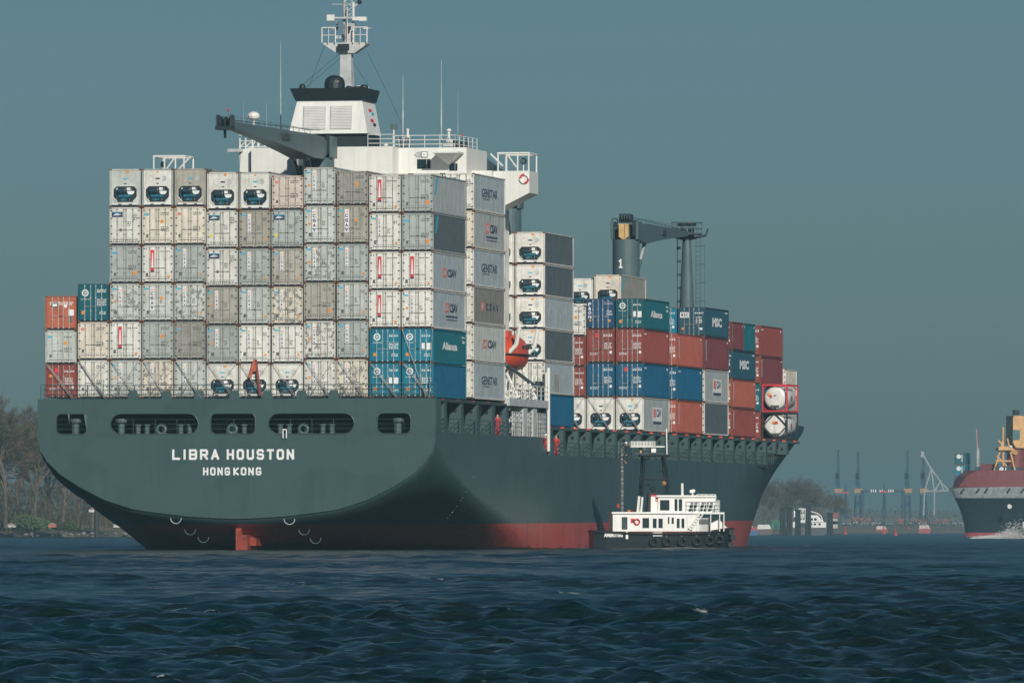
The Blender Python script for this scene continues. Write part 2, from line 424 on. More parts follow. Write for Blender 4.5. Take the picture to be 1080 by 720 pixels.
GL = {'L': [[(0, 1), (0, 0), (1, 0)]], 'I': [[(.5, 0), (.5, 1)]], 'B': [[(0, 0), (0, 1), (.85, 1), (1, .88), (1, .62), (.88, .5), (0, .5)], [(.88, .5), (1, .38), (1, .12), (.85, 0), (0, 0)]],
 'R': [[(0, 0), (0, 1), (.85, 1), (1, .86), (1, .6), (.85, .46), (0, .46)], [(.5, .46), (1, 0)]], 'A': [[(0, 0), (.5, 1), (1, 0)], [(.2, .3), (.8, .3)]], 'H': [[(0, 0), (0, 1)], [(1, 0), (1, 1)], [(0, .5), (1, .5)]],
 'O': [[(.2, 0), (.8, 0), (1, .16), (1, .84), (.8, 1), (.2, 1), (0, .84), (0, .16), (.2, 0)]], 'U': [[(0, 1), (0, .16), (.2, 0), (.8, 0), (1, .16), (1, 1)]],
 'S': [[(0, .14), (.2, 0), (.8, 0), (1, .14), (1, .38), (.85, .5), (.15, .5), (0, .62), (0, .86), (.2, 1), (.8, 1), (1, .86)]], 'T': [[(0, 1), (1, 1)], [(.5, 1), (.5, 0)]], 'N': [[(0, 0), (0, 1), (1, 0), (1, 1)]],
 'G': [[(1, .84), (.8, 1), (.2, 1), (0, .84), (0, .16), (.2, 0), (.8, 0), (1, .16), (1, .45), (.55, .45)]], 'K': [[(0, 0), (0, 1)], [(1, 1), (.05, .48), (1, 0)]], 'C': [[(1, .84), (.8, 1), (.2, 1), (0, .84), (0, .16), (.2, 0), (.8, 0), (1, .16)]], 'V': [[(0, 1), (.5, 0), (1, 1)]], 'E': [[(1, 1), (0, 1), (0, 0), (1, 0)], [(0, .5), (.8, .5)]], 'M': [[(0, 0), (0, 1), (.5, .4), (1, 1), (1, 0)]],
 'P': [[(0, 0), (0, 1), (.85, 1), (1, .86), (1, .6), (.85, .46), (0, .46)]], 'Y': [[(0, 1), (.5, .5), (1, 1)], [(.5, .5), (.5, 0)]], '1': [[(.1, .8), (.5, 1), (.5, 0)], [(.1, 0), (.9, 0)]]}
def stroke_text(mb, s, x0, x1, z0, z1, y, mat, th, gap=.36, stb=False):
    n = len(s); wd = [.35 if c == 'I' else 1.0 for c in s]; tot = sum(wd)+gap*(n-1); k = (x1-x0)/tot; x = x0; dy = 0
    for c, wc in zip(s, wd):
        for pl in GL[c]:
            pts = [(x+th/2+(k*wc-th)*p[0], z0+th/2+(z1-z0-th)*p[1]) for p in pl]
            for a, b in zip(pts, pts[1:]):
                d = Vector((b[0]-a[0], b[1]-a[1])); d.normalize(); o = Vector((-d.y, d.x))*th/2; e = d*th*.42; dy += 1; yy = y-.0006*(dy % 20)
                Q4 = [(a[0]-e.x-o.x, a[1]-e.y-o.y), (b[0]+e.x-o.x, b[1]+e.y-o.y), (b[0]+e.x+o.x, b[1]+e.y+o.y), (a[0]-e.x+o.x, a[1]-e.y+o.y)]
                if stb: mb.add([(2*y-yy, p[0], p[1]) for p in Q4], [(0, 1, 2, 3)], mat); continue
                mb.add([(a[0]-e.x-o.x, yy, a[1]-e.y-o.y), (b[0]+e.x-o.x, yy, b[1]+e.y-o.y), (b[0]+e.x+o.x, yy, b[1]+e.y+o.y), (a[0]-e.x+o.x, yy, a[1]-e.y+o.y)], [(0, 1, 2, 3)], mat)
        x += k*(wc+gap)
DECK = 11.55
def build_transom():
    side = [(HB, DECK)]+[(v, tz(v)) for v in (HB, 15.48, 15.35, 15.1, 14.8, 14.3, 13.8, 13.1, 12.3, 11.3, 10.3, 9.2, 8.1, 7.05, 5.5, 4, 2.5, 1.5)]
    outer = side+[(0, 2.4)]+[(-a, b) for a, b in side[::-1]]
    holes = []
    for a, b, r in ((60, 92, 5), (117, 209.5, 11), (223, 269.5, 5), (283.5, 374, 11), (398.5, 433.5, 6)):
        va = S(a, 447, 0)[0]; vb = S(b, 447, 0)[0]
        holes.append(rrect(va, vb, 8.86, 10.42, r/13.9))
    o = plate_with_holes('transom', outer, holes, .14, HULLM, ship); o.location = (0, -.05, 0)
    t = MB()
    stroke_text(t, 'LIBRA', S(182, 0, 0)[0], S(231.5, 0, 0)[0], S(0, 485, 0)[1]+.03, S(0, 473.2, 0)[1]-.02, -.125, WHITE, .168)
    stroke_text(t, 'HOUSTON', S(239.5, 0, 0)[0], S(310.5, 0, 0)[0], S(0, 485, 0)[1]+.03, S(0, 473.2, 0)[1]-.02, -.125, WHITE, .168)
    t.obj('name_lettering', o, loc=(0, .05, 0))
    t = MB()
    stroke_text(t, 'HONG', S(214.5, 0, 0)[0], S(243, 0, 0)[0], S(0, 501, 0)[1], S(0, 492.6, 0)[1], -.125, WHITE, .125)
    stroke_text(t, 'KONG', S(246.5, 0, 0)[0], S(276, 0, 0)[0], S(0, 501, 0)[1], S(0, 492.6, 0)[1], -.125, WHITE, .125)
    t.obj('port_lettering', o, loc=(0, .05, 0))
    # side returns of the transom wall
    for s in (1, -1):
        mb = MB(); x0, x1 = (HB-.12, HB) if s > 0 else (-HB, -HB+.12)
        mb.box(x0, x1, .03, 1.9, 8.98, DECK, HULLM); mb.obj('transom_return', ship)
    # welded rims of the openings
    for a, b, r in ((60, 92, 5), (117, 209.5, 11), (223, 269.5, 5), (283.5, 374, 11), (398.5, 433.5, 6)):
        va = S(a, 447, 0)[0]; vb = S(b, 447, 0)[0]
        q = MB(); pp = rrect(va, vb, 8.86, 10.42, r/13.9, 4); pp.append(pp[0])
        q.path([(x, -.14, z) for x, z in pp], .035, SHIPG, 5)
        q.obj('opening_rim', ship)
        q = MB()
        for zz in (9.25, 9.62, 9.98): q.tube((va, .12, zz), (vb, .12, zz), .014, SHIPG, n=4)
        n = max(2, int((vb-va)/1.4))
        for i in range(1, n): x = va+(vb-va)*i/n; q.tube((x, .12, 8.8), (x, .12, 9.98), .025, SHIPG, n=4)
        q.obj('guard_rail', ship)
build_transom()
def build_decks():
    m = MB(); m.box(-HB+.15, HB-.15, .05, 27, 8.6, 8.75, DKG); m.obj('mooring_deck', ship)
    m = MB(); m.box(-HB, HB-.02, .12, 27.2, 11.30, 11.5, DKG)
    m.box(-HB+.3, HB-.3, .5, 27, 11.5, 11.57, DKG); m.obj('upper_deck', ship)
    m = MB(); m.box(-13.2, 13.2, 7.5, 7.8, 8.75, 11.3, M('shaded_bulkhead', (.014, .022, .024), .8)); m.box(13.0, 13.3, 7.8, 27.5, 8.75, 11.3, DKG); m.box(-13.3, -13.0, 7.8, 27.5, 8.75, 11.3, DKG)  # wall behind the openings: interior shade put into its darker colour
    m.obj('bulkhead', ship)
    m = MB(); m.box(-HB+.1, HB-.1, 27, 43.45, 8.75, 8.9, DKG); m.box(-HB+.1, HB-.1, 43.45, 150, 7.35, 7.5, DKG)
    m.obj('main_deck', ship)
    # forecastle deck following the bow
    m = MB(); us = list(np.linspace(150, 214, 24)); L = [(B(u, min(top(u), 9.6))-.2, u) for u in us if B(u, 9.6) > .3]
    vs = [(a, u, top(u)-.35) for a, u in L]+[(-a, u, top(u)-.35) for a, u in L]; n = len(L)
    m.add(vs, [(i, i+1, n+i+1, n+i) for i in range(n-1)], DKG); m.obj('forecastle_deck', ship)
    m = MB()
    for s in (1, -1):
        x0, x1 = (12.6, 12.9) if s > 0 else (-12.9, -12.6)
        m.box(x0, x1, 43.6, 152, 7.5, 9.7, DKG)
    m.obj('hatch_coaming', ship)
    for (a, b) in ((43.9, 56.4), (57, 86), (87.5, 100.3), (103.7, 116.3), (117.2, 130), (131.4, 143.9), (145.8, 158.4), (160.9, 168.4)):
        m = MB(); m.box(-15.2, 15.2, a, b, 9.66, 9.92, SHIPG); m.obj('hatch_cover', ship)
    # supports under the outboard stacks
    def pillar(s, u, z0, z1, wv=.75, wu=.9):
        q = MB(); x1 = HB-.05; x0 = x1-wv
        lo = [(x0-.25, u-.0, z0), (x1, u, z0), (x1, u+wu+.5, z0), (x0-.25, u+wu+.5, z0)]
        hi = [(x0, u+.1, z1), (x1, u+.1, z1), (x1, u+wu, z1), (x0, u+wu, z1)]
        if s < 0: lo = [(-a, b, c) for a, b, c in lo][::-1]; hi = [(-a, b, c) for a, b, c in hi][::-1]
        q.hexa(lo, hi, SHIPG)
        if s > 0:
            q.ring(((x0+x1)/2-.05, u+.03, z1-.55), .1, .05, BLACK, n=6)
        return q
    u = 45.2; k = 0
    while u < 160:
        for s in (1, -1): pillar(s, u, 7.55 if u < 153 else 8.6, 9.66).obj('deck_pillar', ship)
        u += 6.2 if k % 2 else 5.2; k += 1
    for u in (3.2, 9.5, 15.5, 21.5, 27.0):
        for s in (1, -1): pillar(s, u, 8.95, 11.3, 1.1 if u < 5 else .8).obj('deck_pillar', ship)
    # hatch side clutter: ladders, vents, lockers in the passage
    r2 = random.Random(4)
    for u in np.arange(47.5, 150, 2.9):
        k = r2.random(); h = r2.uniform(.8, 1.9)
        q = MB()
        if k < .45:
            q.box(13.2, 14.4, u, u+.9, 7.5, 7.5+h, SHIPG if k < .25 else DKG); q.obj('vent_locker', ship)
        elif k < .8:
            q.tube((14.6, u, 7.5), (14.6, u, 7.5+h), .18, SHIPG, n=8); q.ball((14.6, u, 7.5+h), .32, SHIPG, 8, 4); q.obj('air_vent', ship)
        else:
            for z in np.arange(7.7, 9.5, .28): q.tube((13.6, u, z), (14.2, u, z), .03, RODM, n=4)
            q.tube((13.6, u, 7.5), (13.6, u, 9.6), .04, RODM, n=4); q.tube((14.2, u, 7.5), (14.2, u, 9.6), .04, RODM, n=4); q.obj('ladder', ship)
    q = MB(); q.rail([(HB-.08, 43.8, 7.6), (HB-.08, 152, 7.6)], 1.05, SHIPG, 3, .95, .03); q.obj('side_rail', ship)
    q = MB(); q.rail([(HB-.08, 2.0, 9.0), (HB-.08, 43.0, 9.0)], 1.05, SHIPG, 3, 1.2, .03); q.obj('side_rail', ship)
    q = MB(); q.rail([(-HB+.1, .4, DECK), (HB-.1, .4, DECK)], 1.1, CRANEG, 3, 1.25, .022)
    q.rail([(-HB+.1, .4, DECK), (-HB+.1, 3, DECK)], 1.1, CRANEG, 3, 1.25, .022); q.obj('stern_rail', ship)
    for px in (140, 175.5, 210, 247, 282, 318, 352):
        v = S(px, 0, .2)[0]; q = MB()
        q.prism([(v-.42, DECK), (v+.42, DECK), (v+.28, DECK+.62), (v-.28, DECK+.62)], 'y', .22, .38, SHIPG); q.obj('lashing_post', ship)
    # mooring gear behind the transom openings
    def bollard(v, u):
        q = MB()
        for d in (-.35, .35):
            q.tube((v+d, u, 8.75), (v+d, u, 9.5), .2, CRANEG, n=10); q.tube((v+d, u, 9.5), (v+d, u, 9.6), .27, CRANEG, n=10)
        q.box(v-.7, v+.7, u-.3, u+.3, 8.75, 8.85, CRANEG); q.obj('bollard', ship)
    def winch(v, u):
        q = MB(); q.box(v-.9, v+.9, u-.5, u+.5, 8.75, 8.95, DKG)
        q.tube((v-.7, u, 9.4), (v+.7, u, 9.4), .35, TAN if False else SHIPG, n=12)
        for d in (-.75, .75): q.tube((v+d-.05, u, 9.4), (v+d+.05, u, 9.4), .58, CRANEG, n=14)
        q.box(v+.9, v+1.3, u-.3, u+.3, 8.75, 9.8, CRANEG); q.obj('mooring_winch', ship)
    def fair(v):
        q = MB(); q.ring((v, .22, 9.22), .34, .12, CRANEG, 'y', 12); q.box(v-.5, v+.5, .2, .4, 8.76, 8.95, SHIPG); q.obj('fairlead', ship)
    for px in (128, 80, 420): 
        v = S(px, 0, .8)[0]; q = MB(); q.tube((v, .8, 8.75), (v, .8, 9.75), .26, CRANEG, n=10); q.tube((v, .8, 9.75), (v, .8, 10.05), .45, CRANEG, n=12); q.obj('mushroom_vent', ship)
    for px in (170, 245, 320): fair(S(px, 0, .2)[0])
    for px in (150, 195, 262, 345, 300): bollard(S(px, 0, 1.2)[0], 1.3)
    for px in (68, 185, 232, 365, 410, 335): winch(S(px, 0, 3)[0], 2.6)
    q = MB(); v, z = S(301, 457, 0); 
    for d in (-.12, .14): q.tube((v+d, -.3, z-.35), (v+d, -.3, z+.3), .05, WHITE, n=5)
    q.tube((v-.12, -.3, z+.3), (v+.14, -.3, z+.3), .05, WHITE, n=5); q.tube((v, -.3, z+.3), (v, .1, z+.3), .03, WHITE, n=5); q.obj('stern_lamp', ship)
    # rudder head
    q = MB(); q.prism([(-.1, 2.3), (-.1, 2.3)], 'y', 0, 0, RODM) if False else None
    RED = M('antifouling_red', (.26, .04, .024), .55, var=.4, streak=.3, sc_=2)
    v = S(261, 0, 2)[0]
    q.tube((v, 2.6, -1), (v, 2.6, 2.6), .5, RED, n=14); q.box(v-.28, v+.28, .8, 4.5, -1.5, 1.2, RED)
    q.box(v-.75, v+.75, 1.6, 3.6, .35, .95, RED); q.box(v-.62, v-.2, .75, 1.3, -.3, 1.7, RED); q.obj('rudder', ship)
    for px, y, mm in ((188.5, 546, WHITE), (308, 547, WHITE), (205, 558, HULLM), (325, 558, HULLM), (219, 566, HULLM), (337, 567, HULLM)):
        uu = .6 if mm is WHITE else 2.0
        v, z = S(px, y, uu); q = MB(); q.ring((v, uu-.9 if mm is WHITE else .6, z), .42, .035, CRANEG if mm is not WHITE else LOUV, 'y', 10, math.pi, 2*math.pi); q.obj('tow_ring', ship)
    # row of draught marks on the quarter
    q = MB()
    for i in range(15):
        t = i/14; px = 499-27*t**1.3; y = 503+43*t
        v, z = HB+.01, 0
        k = (px-540)/F; u = (k*(SO.y-SP*HB)-SO.x-CP*HB)/(SP-k*CP); z = S(px, y, u)[1]
        if i not in (2, 3, 6, 9): q.box(HB-.02, HB+.015, u-.05+.1*math.sin(i*7), u+.12, z-.04, z+.035, CRANEG if i % 3 else LOUV)
    q.obj('draught_marks', ship)
build_decks()

# ------------------------------------------------------------ cranes of the ship
def ship_crane(u, ztop, jdir, jrise, num=None, base=8.0, jo=1.9, L=30.5):
    tw = MB(); r = 1.27
    tw.tube((0, u, base), (0, u, ztop-2.6), r, CRANEG, n=28)
    for z, rr in ((ztop-7.6, r+.22), (ztop-10.5, r+.1)): tw.tube((0, u, z), (0, u, z+.35), rr, CRANEG, n=28)
    tw.tube((0, u, base), (0, u, ztop-10.4), r+.08, CRANEG, n=28)
    # head: side cheeks, sheave block
    for s in (-1, 1): tw.box(s*r*.95-.12, s*r*.95+.12, u-.9, u+.9, ztop-2.6, ztop-.9, CRANEG)
    tw.box(-r+.1, r-.1, u-.2, u+.8, ztop-2.6, ztop-1.4, DKG)
    tower = tw.obj('crane_tower', ship)
    hd = MB(); hd.box(-.55, .6, u-.7, u+.5, ztop-1.0, ztop-.25 if base < 10 else ztop-.9, FUNB)
    for i in range(5 if base < 10 else 0): hd.tube((-.5+i*.24, u-.75, ztop-.5), (-.38+i*.24, u-.75, ztop-.5), .35, DKG, n=10)
    hd.ring((-1.05, u-.2, ztop-.9), .3, .05, DKG); hd.tube((-1.2, u, ztop-1.3), (1.3, u, ztop-1.3), .09, DKG)
    hd.box(.75, 1.1, u-.8, u-.2, ztop-2.3, ztop-.8, FUNB); hd.obj('sheave_head', tower)
    cb = MB(); cb.prism([(-.45, ztop-2.35), (-.1, ztop-2.6), (.1, ztop-2.6), (.45, ztop-2.35), (.45, ztop-1.15), (-.45, ztop-1.15)], 'y', u-1.32, u-.9, TAN)
    cb.box(.1, .14, u-1.34, u-1.3, ztop-2.45, ztop-1.2, DKG); cb.obj('control_cab', tower)
    if num:
        t = MB(); stroke_text(t, num, -.5, -.05, ztop-5.3, ztop-4.45, u-r-.03, WHITE, .14); t.obj('crane_number', tower)
    # jib
    h0 = ztop-jo
    def P(t, w_, dz): return (w_, u+jdir*(1.2+L*t), h0+jrise*t+dz)
    st = [(0, .95, .55, -.5), (.05, 1.0, .85, -.9), (.16, 1.0, .85, -1.0), (.3, .9, .72, -.8), (.6, .68, .5, -.5), (.93, .42, .25, -.28), (1.0, .34, .2, -.2)]
    jb = MB(); vs = []
    for t, w_, up, dn in st: vs += [P(t, -w_, dn), P(t, w_, dn), P(t, w_, up), P(t, -w_, up)]
    fs = [(0, 1, 2, 3), tuple(4*(len(st)-1)+i for i in (3, 2, 1, 0))]
    for i in range(len(st)-1):
        for j in range(4): fs.append((4*i+j, 4*(i+1)+j, 4*(i+1)+(j+1) % 4, 4*i+(j+1) % 4))
    jb.add(vs, fs, CRANEG); jib = jb.obj('jib', ship)
    bx = MB()
    for s in (-1, 1):
        a = P(.42, s*.86, -.15); b = P(.50, s*.80, .28)
        y0, y1 = sorted((a[1], b[1])); bx.box(min(s*.8, s*.92), max(s*.8, s*.92), y0, y1, a[2], b[2], DKG)
    bx.obj('inspection_panel', jib)
    ra = MB()
    for t in np.linspace(.08, .93, 14):
        k = np.interp(t, [.08, .3, .93], [.85, .82, .25]); p = P(t, .15, float(k)); ra.tube(p, (p[0], p[1], p[2]+.42), .02, DKG, n=4)
    ra.path([(P(t, .15, 0)[0], P(t, .15, 0)[1], P(t, .15, float(np.interp(t, [.08, .3, .93], [.85, .82, .25])))[2]+.42) for t in np.linspace(.08, .93, 14)], .015, DKG, 4)
    ra.obj('jib_walkway_rail', jib)
    hd = MB(); p = P(1.0, 0, 0)
    for s in (-1, 0, 1): hd.tube((s*.35-.08, p[1]+jdir*.25, p[2]+.05), (s*.35+.08, p[1]+jdir*.25, p[2]+.05), .5, FUNB, n=14)
    hd.box(-.6, .6, min(p[1], p[1]+jdir*1.3), max(p[1], p[1]+jdir*1.3), p[2]-.5, p[2]-.2, FUNB)
    for s in (-1, 1): hd.box(s*.55-.05, s*.55+.05, min(p[1], p[1]+jdir*1.1), max(p[1], p[1]+jdir*1.1), p[2]-.3, p[2]+.65, DKG)
    hd.tube((0, p[1]+jdir*.7, p[2]-.4), (.05, p[1]+jdir*.7, p[2]-1.1), .12, FUNB)
    hd.tube((.2, p[1]+jdir*.4, p[2]+.5), (.2, p[1]+jdir*.4, p[2]+1.0), .02, DKG); hd.ball((.2, p[1]+jdir*.4, p[2]+1.05), .1, REDD, 6, 4)
    hd.obj('jib_head', jib)
    hy = MB(); a = (0, u+jdir*1.45, h0-4.6); b = P(.17, 0, -1.05)
    for s in (-.55, .55):
        a2 = (s, a[1], a[2]); b2 = (s, b[1], b[2]); mid = tuple(a2[i]*.45+b2[i]*.55 for i in range(3))
        hy.tube(a2, mid, .22, FUNB if jdir < 0 else CRANEG, n=10); hy.tube(mid, b2, .13, LOUV if jdir > 0 else FUNB, n=10)
        hy.ball(b2, .22, LOUV, 8, 5); hy.ball(a2, .25, LOUV if jdir > 0 else DKG, 8, 5)
    hy.obj('lifting_cylinder', ship)
    rp = MB()
    for s in (-.25, .25): rp.tube((s, u+jdir*.5, ztop-.4), P(.98, s*.8, .35), .022, DKG, n=4)
    rp.obj('luffing_wire', ship)
ship_crane(160.5, 31.4, 1, .9, '1')
ship_crane(104.0, 32.3, -1, 2.9, jo=1.0, L=18.5)
ship_crane(28.6, 33.6, -1, .6, None, 11.6)
# boom rest post forward
def rest_post():
    v, u = 0, 192.5; q = MB()
    q.tube((v, u, 10.3), (v, u, 24), .78, CRANEG, .68, n=18); q.tube((v, u, 24), (v, u, 31.0), .68, CRANEG, .36, n=18)
    p = q.obj('boom_rest_post', ship)
    q = MB(); q.tube((v, u, 30.3), (v, u, 30.45), 1.5, DKG, n=14)
    for i in range(12):
        a = 2*math.pi*i/12; q.tube((v+1.5*math.cos(a), u+1.5*math.sin(a), 30.4), (v+1.5*math.cos(a), u+1.5*math.sin(a), 31.5), .03, CRANEG, n=4)
    for h in (30.9, 31.5): q.ring((v, u, h), 1.5, .03, CRANEG, 'z', 14)
    for s in (-1, 1):
        q.tube((v, u, 29.8), (v+s*1.9, u, 30.25), .12, DKG); q.tube((v+s*1.9, u, 30.25), (v+s*2.1, u, 30.9), .1, DKG)
    q.tube((v-.9, u, 31.3), (v+.9, u, 31.3), .16, FUNB); q.obj('rest_platform', p)
    q = MB()
    for z in np.arange(12, 30, .45): q.tube((v+.95, u-.2, z), (v+1.35, u-.2, z), .02, DKG, n=4)
    q.tube((v+.95, u-.2, 11), (v+.95, u-.2, 30), .03, DKG, n=4); q.tube((v+1.35, u-.2, 11), (v+1.35, u-.2, 30), .03, DKG, n=4)
    for z in np.arange(13, 30, 1.8):
        q.path([(v+.95, u-.2, z), (v+.95, u-.95, z), (v+1.9, u-.95, z), (v+1.9, u-.2, z), (v+1.35, u-.2, z)], .025, DKG, 4)
    q.tube((v+1.9, u-.9, 13), (v+1.9, u-.9, 29.2), .02, DKG, n=4); q.obj('caged_ladder', p)
    q = MB()
    for z in np.arange(12, 30, 1.3): q.box(v-.98, v-.6, u-.15, u+.05, z, z+.25, DKG)
    q.tube((v-.9, u-.1, 11), (v-.9, u-.1, 30), .05, DKG, n=5); q.obj('cable_tray', p)
rest_post()

# ------------------------------------------------------------ superstructure
def superstructure():
    m = MB(); m.box(-12.6, 12.6, 30.2, 42.6, 8.9, 28.6, SHIPW); blk = m.obj('accommodation_block', ship)
    for z in np.arange(12.5, 28, 2.75):
        for u in np.arange(31.6, 42, 2.1):
            q = MB(); q.box(12.58, 12.64, u, u+.8, z, z+.9, GLASS); q.obj('window', blk)
    # long navigation bridge with wings
    m = MB()
    m.box(-12.6, 12.6, 35.5, 41.5, 28.6, 30.2, SHIPW)
    for s in (-1, 1):
        lo = [(12.6, 36.4, 27.2), (13.4, 36.4, 27.3), (13.4, 40.2, 27.3), (12.6, 40.2, 27.2)]
        a = [(s*x, y, z) for x, y, z in lo]
        pts = [(12.6, 30.2), (12.6, 27.35), (13.0, 27.2), (15.5, 28.45), (15.5, 30.2)]
        m.prism([(s*p[0], p[1]) for p in (pts if s > 0 else pts)], 'y', 36.4, 40.0, SHIPW)
    wing = m.obj('bridge_wing_deck', ship)
    for s in (-1, 1):
        q = MB(); z = 30.2
        for x, y in ((12.9, 36.6), (13.6, 36.6), (14.5, 36.6), (15.4, 36.6), (15.4, 39.8), (12.9, 39.8)):
            q.tube((s*x, y, z), (s*x, y, z+1.42), .065, SHIPW)
        for zz in (1.42,): q.path([(s*12.9, 36.6, z+zz), (s*15.4, 36.6, z+zz), (s*15.4, 39.8, z+zz), (s*12.9, 39.8, z+zz), (s*12.9, 36.6, z+zz)], .09, SHIPW, 5)
        q.path([(s*13.6, 36.6, z+1.4), (s*14.4, 36.6, z+.3)], .06, SHIPW, 5); q.path([(s*12.3, 36.5, z+1.4), (s*13.3, 36.6, z+.4)], .07, SHIPW, 5)
        q.obj('wing_canopy_frame', wing)
        q = MB(); q.ball((s*14.8, 37.5, 31.0), .27, CRANEG, 10, 6); q.tube((s*14.8, 37.5, 30.2), (s*14.8, 37.5, 30.8), .05, SHIPW); q.obj('wing_searchlight', wing)
    # machinery casing top seen above the boxes
    m = MB()
    vl = S(265, 0, 31)[0]; v1 = S(305, 0, 31)[0]; vm = S(414, 0, 31)[0]
    zt = S(0, 155.3, 31)[1]; zb = 28.4
    m.prism([(vl, zb), (v1-.6, zb), (v1+.3, zb+1.1), (v1+.3, zt-.5), (v1-.3, zt), (vl, zt)], 'y', 31, 41, SHIPW)
    m.box(v1+.3, S(352, 0, 31)[0], 33, 41, zb, zt-.02, SHIPG)
    m.box(S(352, 0, 31)[0], vm, 31.01, 41, zb, zt+.02, SHIPW)
    m.box(v1+.9, v1+1.6, 32.6, 33, zt-1.0, zt-.1, SHIPW)
    cas = m.obj('upper_casing', ship)
    # wheelhouse right of the casing
    m = MB(); va, vb = S(414, 0, 33)[0], S(491, 0, 33)[0]; zt2 = S(0, 156.5, 33)[1]
    m.box(va, vb, 33.4, 41.5, zb, zt2, SHIPW); wh = m.obj('wheelhouse', ship)
    for a, b, c, d in ((440, 454, 168, 178), (474, 482.5, 172.5, 180)):
        q = MB(); (x0, z1), (x1, z0) = S(a, c, 33.4), S(b, d, 33.4); q.box(x0, x1, 33.36, 33.42, z0, z1, GLASS)
        q.box(x0+(x1-x0)*.7, x0+(x1-x0)*.72, 33.34, 33.38, z0, z1, SHIPW); q.obj('window', wh)
    q = MB(); (x0, z1), (x1, z0) = S(437, 160.3, 33.4), S(444, 165.8, 33.4); zc = (z0+z1)/2
    q.prism([(x0, zc), (x0+.25, z0), (x1, z0), (x1, z1), (x0+.25, z1)], 'y', 33.33, 33.38, LOUV)
    x2 = S(451, 0, 33.4)[0]; q.box(x1+.03, x2, 33.33, 33.38, z0-.03, z1+.03, GREYD); q.box(x1+.08, x2-.05, 33.31, 33.36, z0+.02, z1-.02, WHITE)
    q.box((x1+x2)/2-.06, (x1+x2)/2+.06, 33.3, 33.33, zc-.04, zc+.04, GREYD); q.obj('notice_board', wh)
    q = MB(); (x0, z1), (x1, z0) = S(459, 162, 32), S(483, 173, 32)
    q.hexa([(x0+.9, 32.6, z0), (x1-.9, 32.6, z0), (x1-.9, 33.4, z0), (x0+.9, 33.4, z0)], [(x0, 31.2, z1), (x1, 31.2, z1), (x1, 33.4, z1), (x0, 33.4, z1)], SHIPW)
    q.box(x0-.1, x1+.2, 31.0, 33.5, z1, z1+.12, SHIPW); q.obj('conning_balcony', wh)
    # black recess and funnel
    m = MB(); (x0, z1), (x1, z0) = S(317, 140, 31.4), S(386, 155, 31.4)
    m.box(x0, x1, 31.4, 37, zt, z1+.05, FUNB); m.obj('funnel_base', ship)
    m = MB(); x0, x1 = S(304.5, 0, 31)[0], S(387.5, 0, 31)[0]; y0, y1 = S(312, 0, 31)[0], S(380.5, 0, 31)[0]
    zb_, zt_ = S(0, 141, 31)[1], S(0, 106, 31)[1]
    m.hexa([(x0, 31, zb_), (x1, 31, zb_), (x1-.1, 36.6, zb_), (x0+.1, 36.6, zb_)], [(y0, 31.5, zt_), (y1, 31.5, zt_), (y1, 36.2, zt_), (y0, 36.2, zt_)], SHIPW)
    fun = m.obj('funnel', ship)
    m = MB(); zz = S(0, 93, 31)[1]
    m.hexa([(y0-.12, 31.4, zt_), (y1+.12, 31.4, zt_), (y1+.12, 36.3, zt_), (y0-.12, 36.3, zt_)], [(y0-.5, 31.0, zz), (y1+.35, 31.0, zz), (y1+.35, 36.6, zz), (y0-.5, 36.6, zz)], FUNB)
    m.obj('funnel_collar', fun)
    for a, b in ((320, 343.5), (348.5, 371)):
        q = MB(); zA, zB = zb_+.35, zt_-.42; xa, xb = S(a, 0, 31.2)[0], S(b, 0, 31.2)[0]
        n = 15; q.hexa([(xa, 31.0, zA), (xb, 31.0, zA), (xb, 31.3, zA), (xa, 31.3, zA)], [(xa, 31.3, zB), (xb, 31.3, zB), (xb, 31.6, zB), (xa, 31.6, zB)], LOUV)
        for i in range(n):
            t = i/n; z = zA+(zB-zA)*t; y = 31.0+.3*t; q.box(xa+.05, xb-.05, y-.03, y+.02, z+.03, z+.1, SHIPW)
        q.obj('louvre', fun)
    # company colours on the funnel side
    q = MB(); 
    for k, (z, mm) in enumerate(((35.0, REDD), (34.75, CYAN), (34.2, REDD), (33.9, NAVYD))):
        xs = x1-.1-(x1-y1)*((z-zb_)/(zt_-zb_))+.09; q.box(xs-.05, xs+.04, 33.2+(k % 2)*.8, 34.3+(k % 2)*.6, z-.13, z+.1, mm)
    q.obj('funnel_emblem', fun)
    for px, r, hh, yy in ((353, 11, 15, 33), (319, 3.3, 5.5, 32), (376, 6, 4, 34.5), (384, 4.5, 5, 33.5), (368, 4, 5, 35)):
        v = S(px, 0, yy)[0]; q = MB(); rr = r/13.3; H = hh/13.3
        q.tube((v, yy, zz-.1), (v, yy, zz+H*.45), rr, FUNB, n=14, cap=False); q.ball((v, yy, zz+H*.45), rr, FUNB, 14, 6, sz=(H*.55)/rr, z0=0); q.obj('exhaust_uptake', fun)
    # mast
    u = 38.5; v = 0.1; z0 = 31.9; zp = S(0, 55, u)[1]
    m = MB(); m.hexa([(v-.62, u-.6, z0), (v+.62, u-.6, z0), (v+.62, u+.9, z0), (v-.62, u+.9, z0)], [(v-.42, u-.4, zp), (v+.42, u-.4, zp), (v+.42, u+.5, zp), (v-.42, u+.5, zp)], LOUV)
    mast = m.obj('radar_mast', ship)
    m = MB(); zq = zp+.72
    m.prism([(v-1.82, zq), (v-1.8, zq-.12), (v-.7, zp-.12), (v+.75, zp-.12), (v+1.8, zq-.12), (v+1.85, zq)], 'y', u-.55, u+.55, M('mast_white', (.56, .57, .54), .5, var=.15, streak=.3))
    m.prism([(v-.55, zp+.05), (v+.4, zp+.05), (v+.4, zq-.12), (v-.55, zq-.12)], 'y', u-.96, u-.9, FUNB); m.obj('mast_platform', mast)
    q = MB()
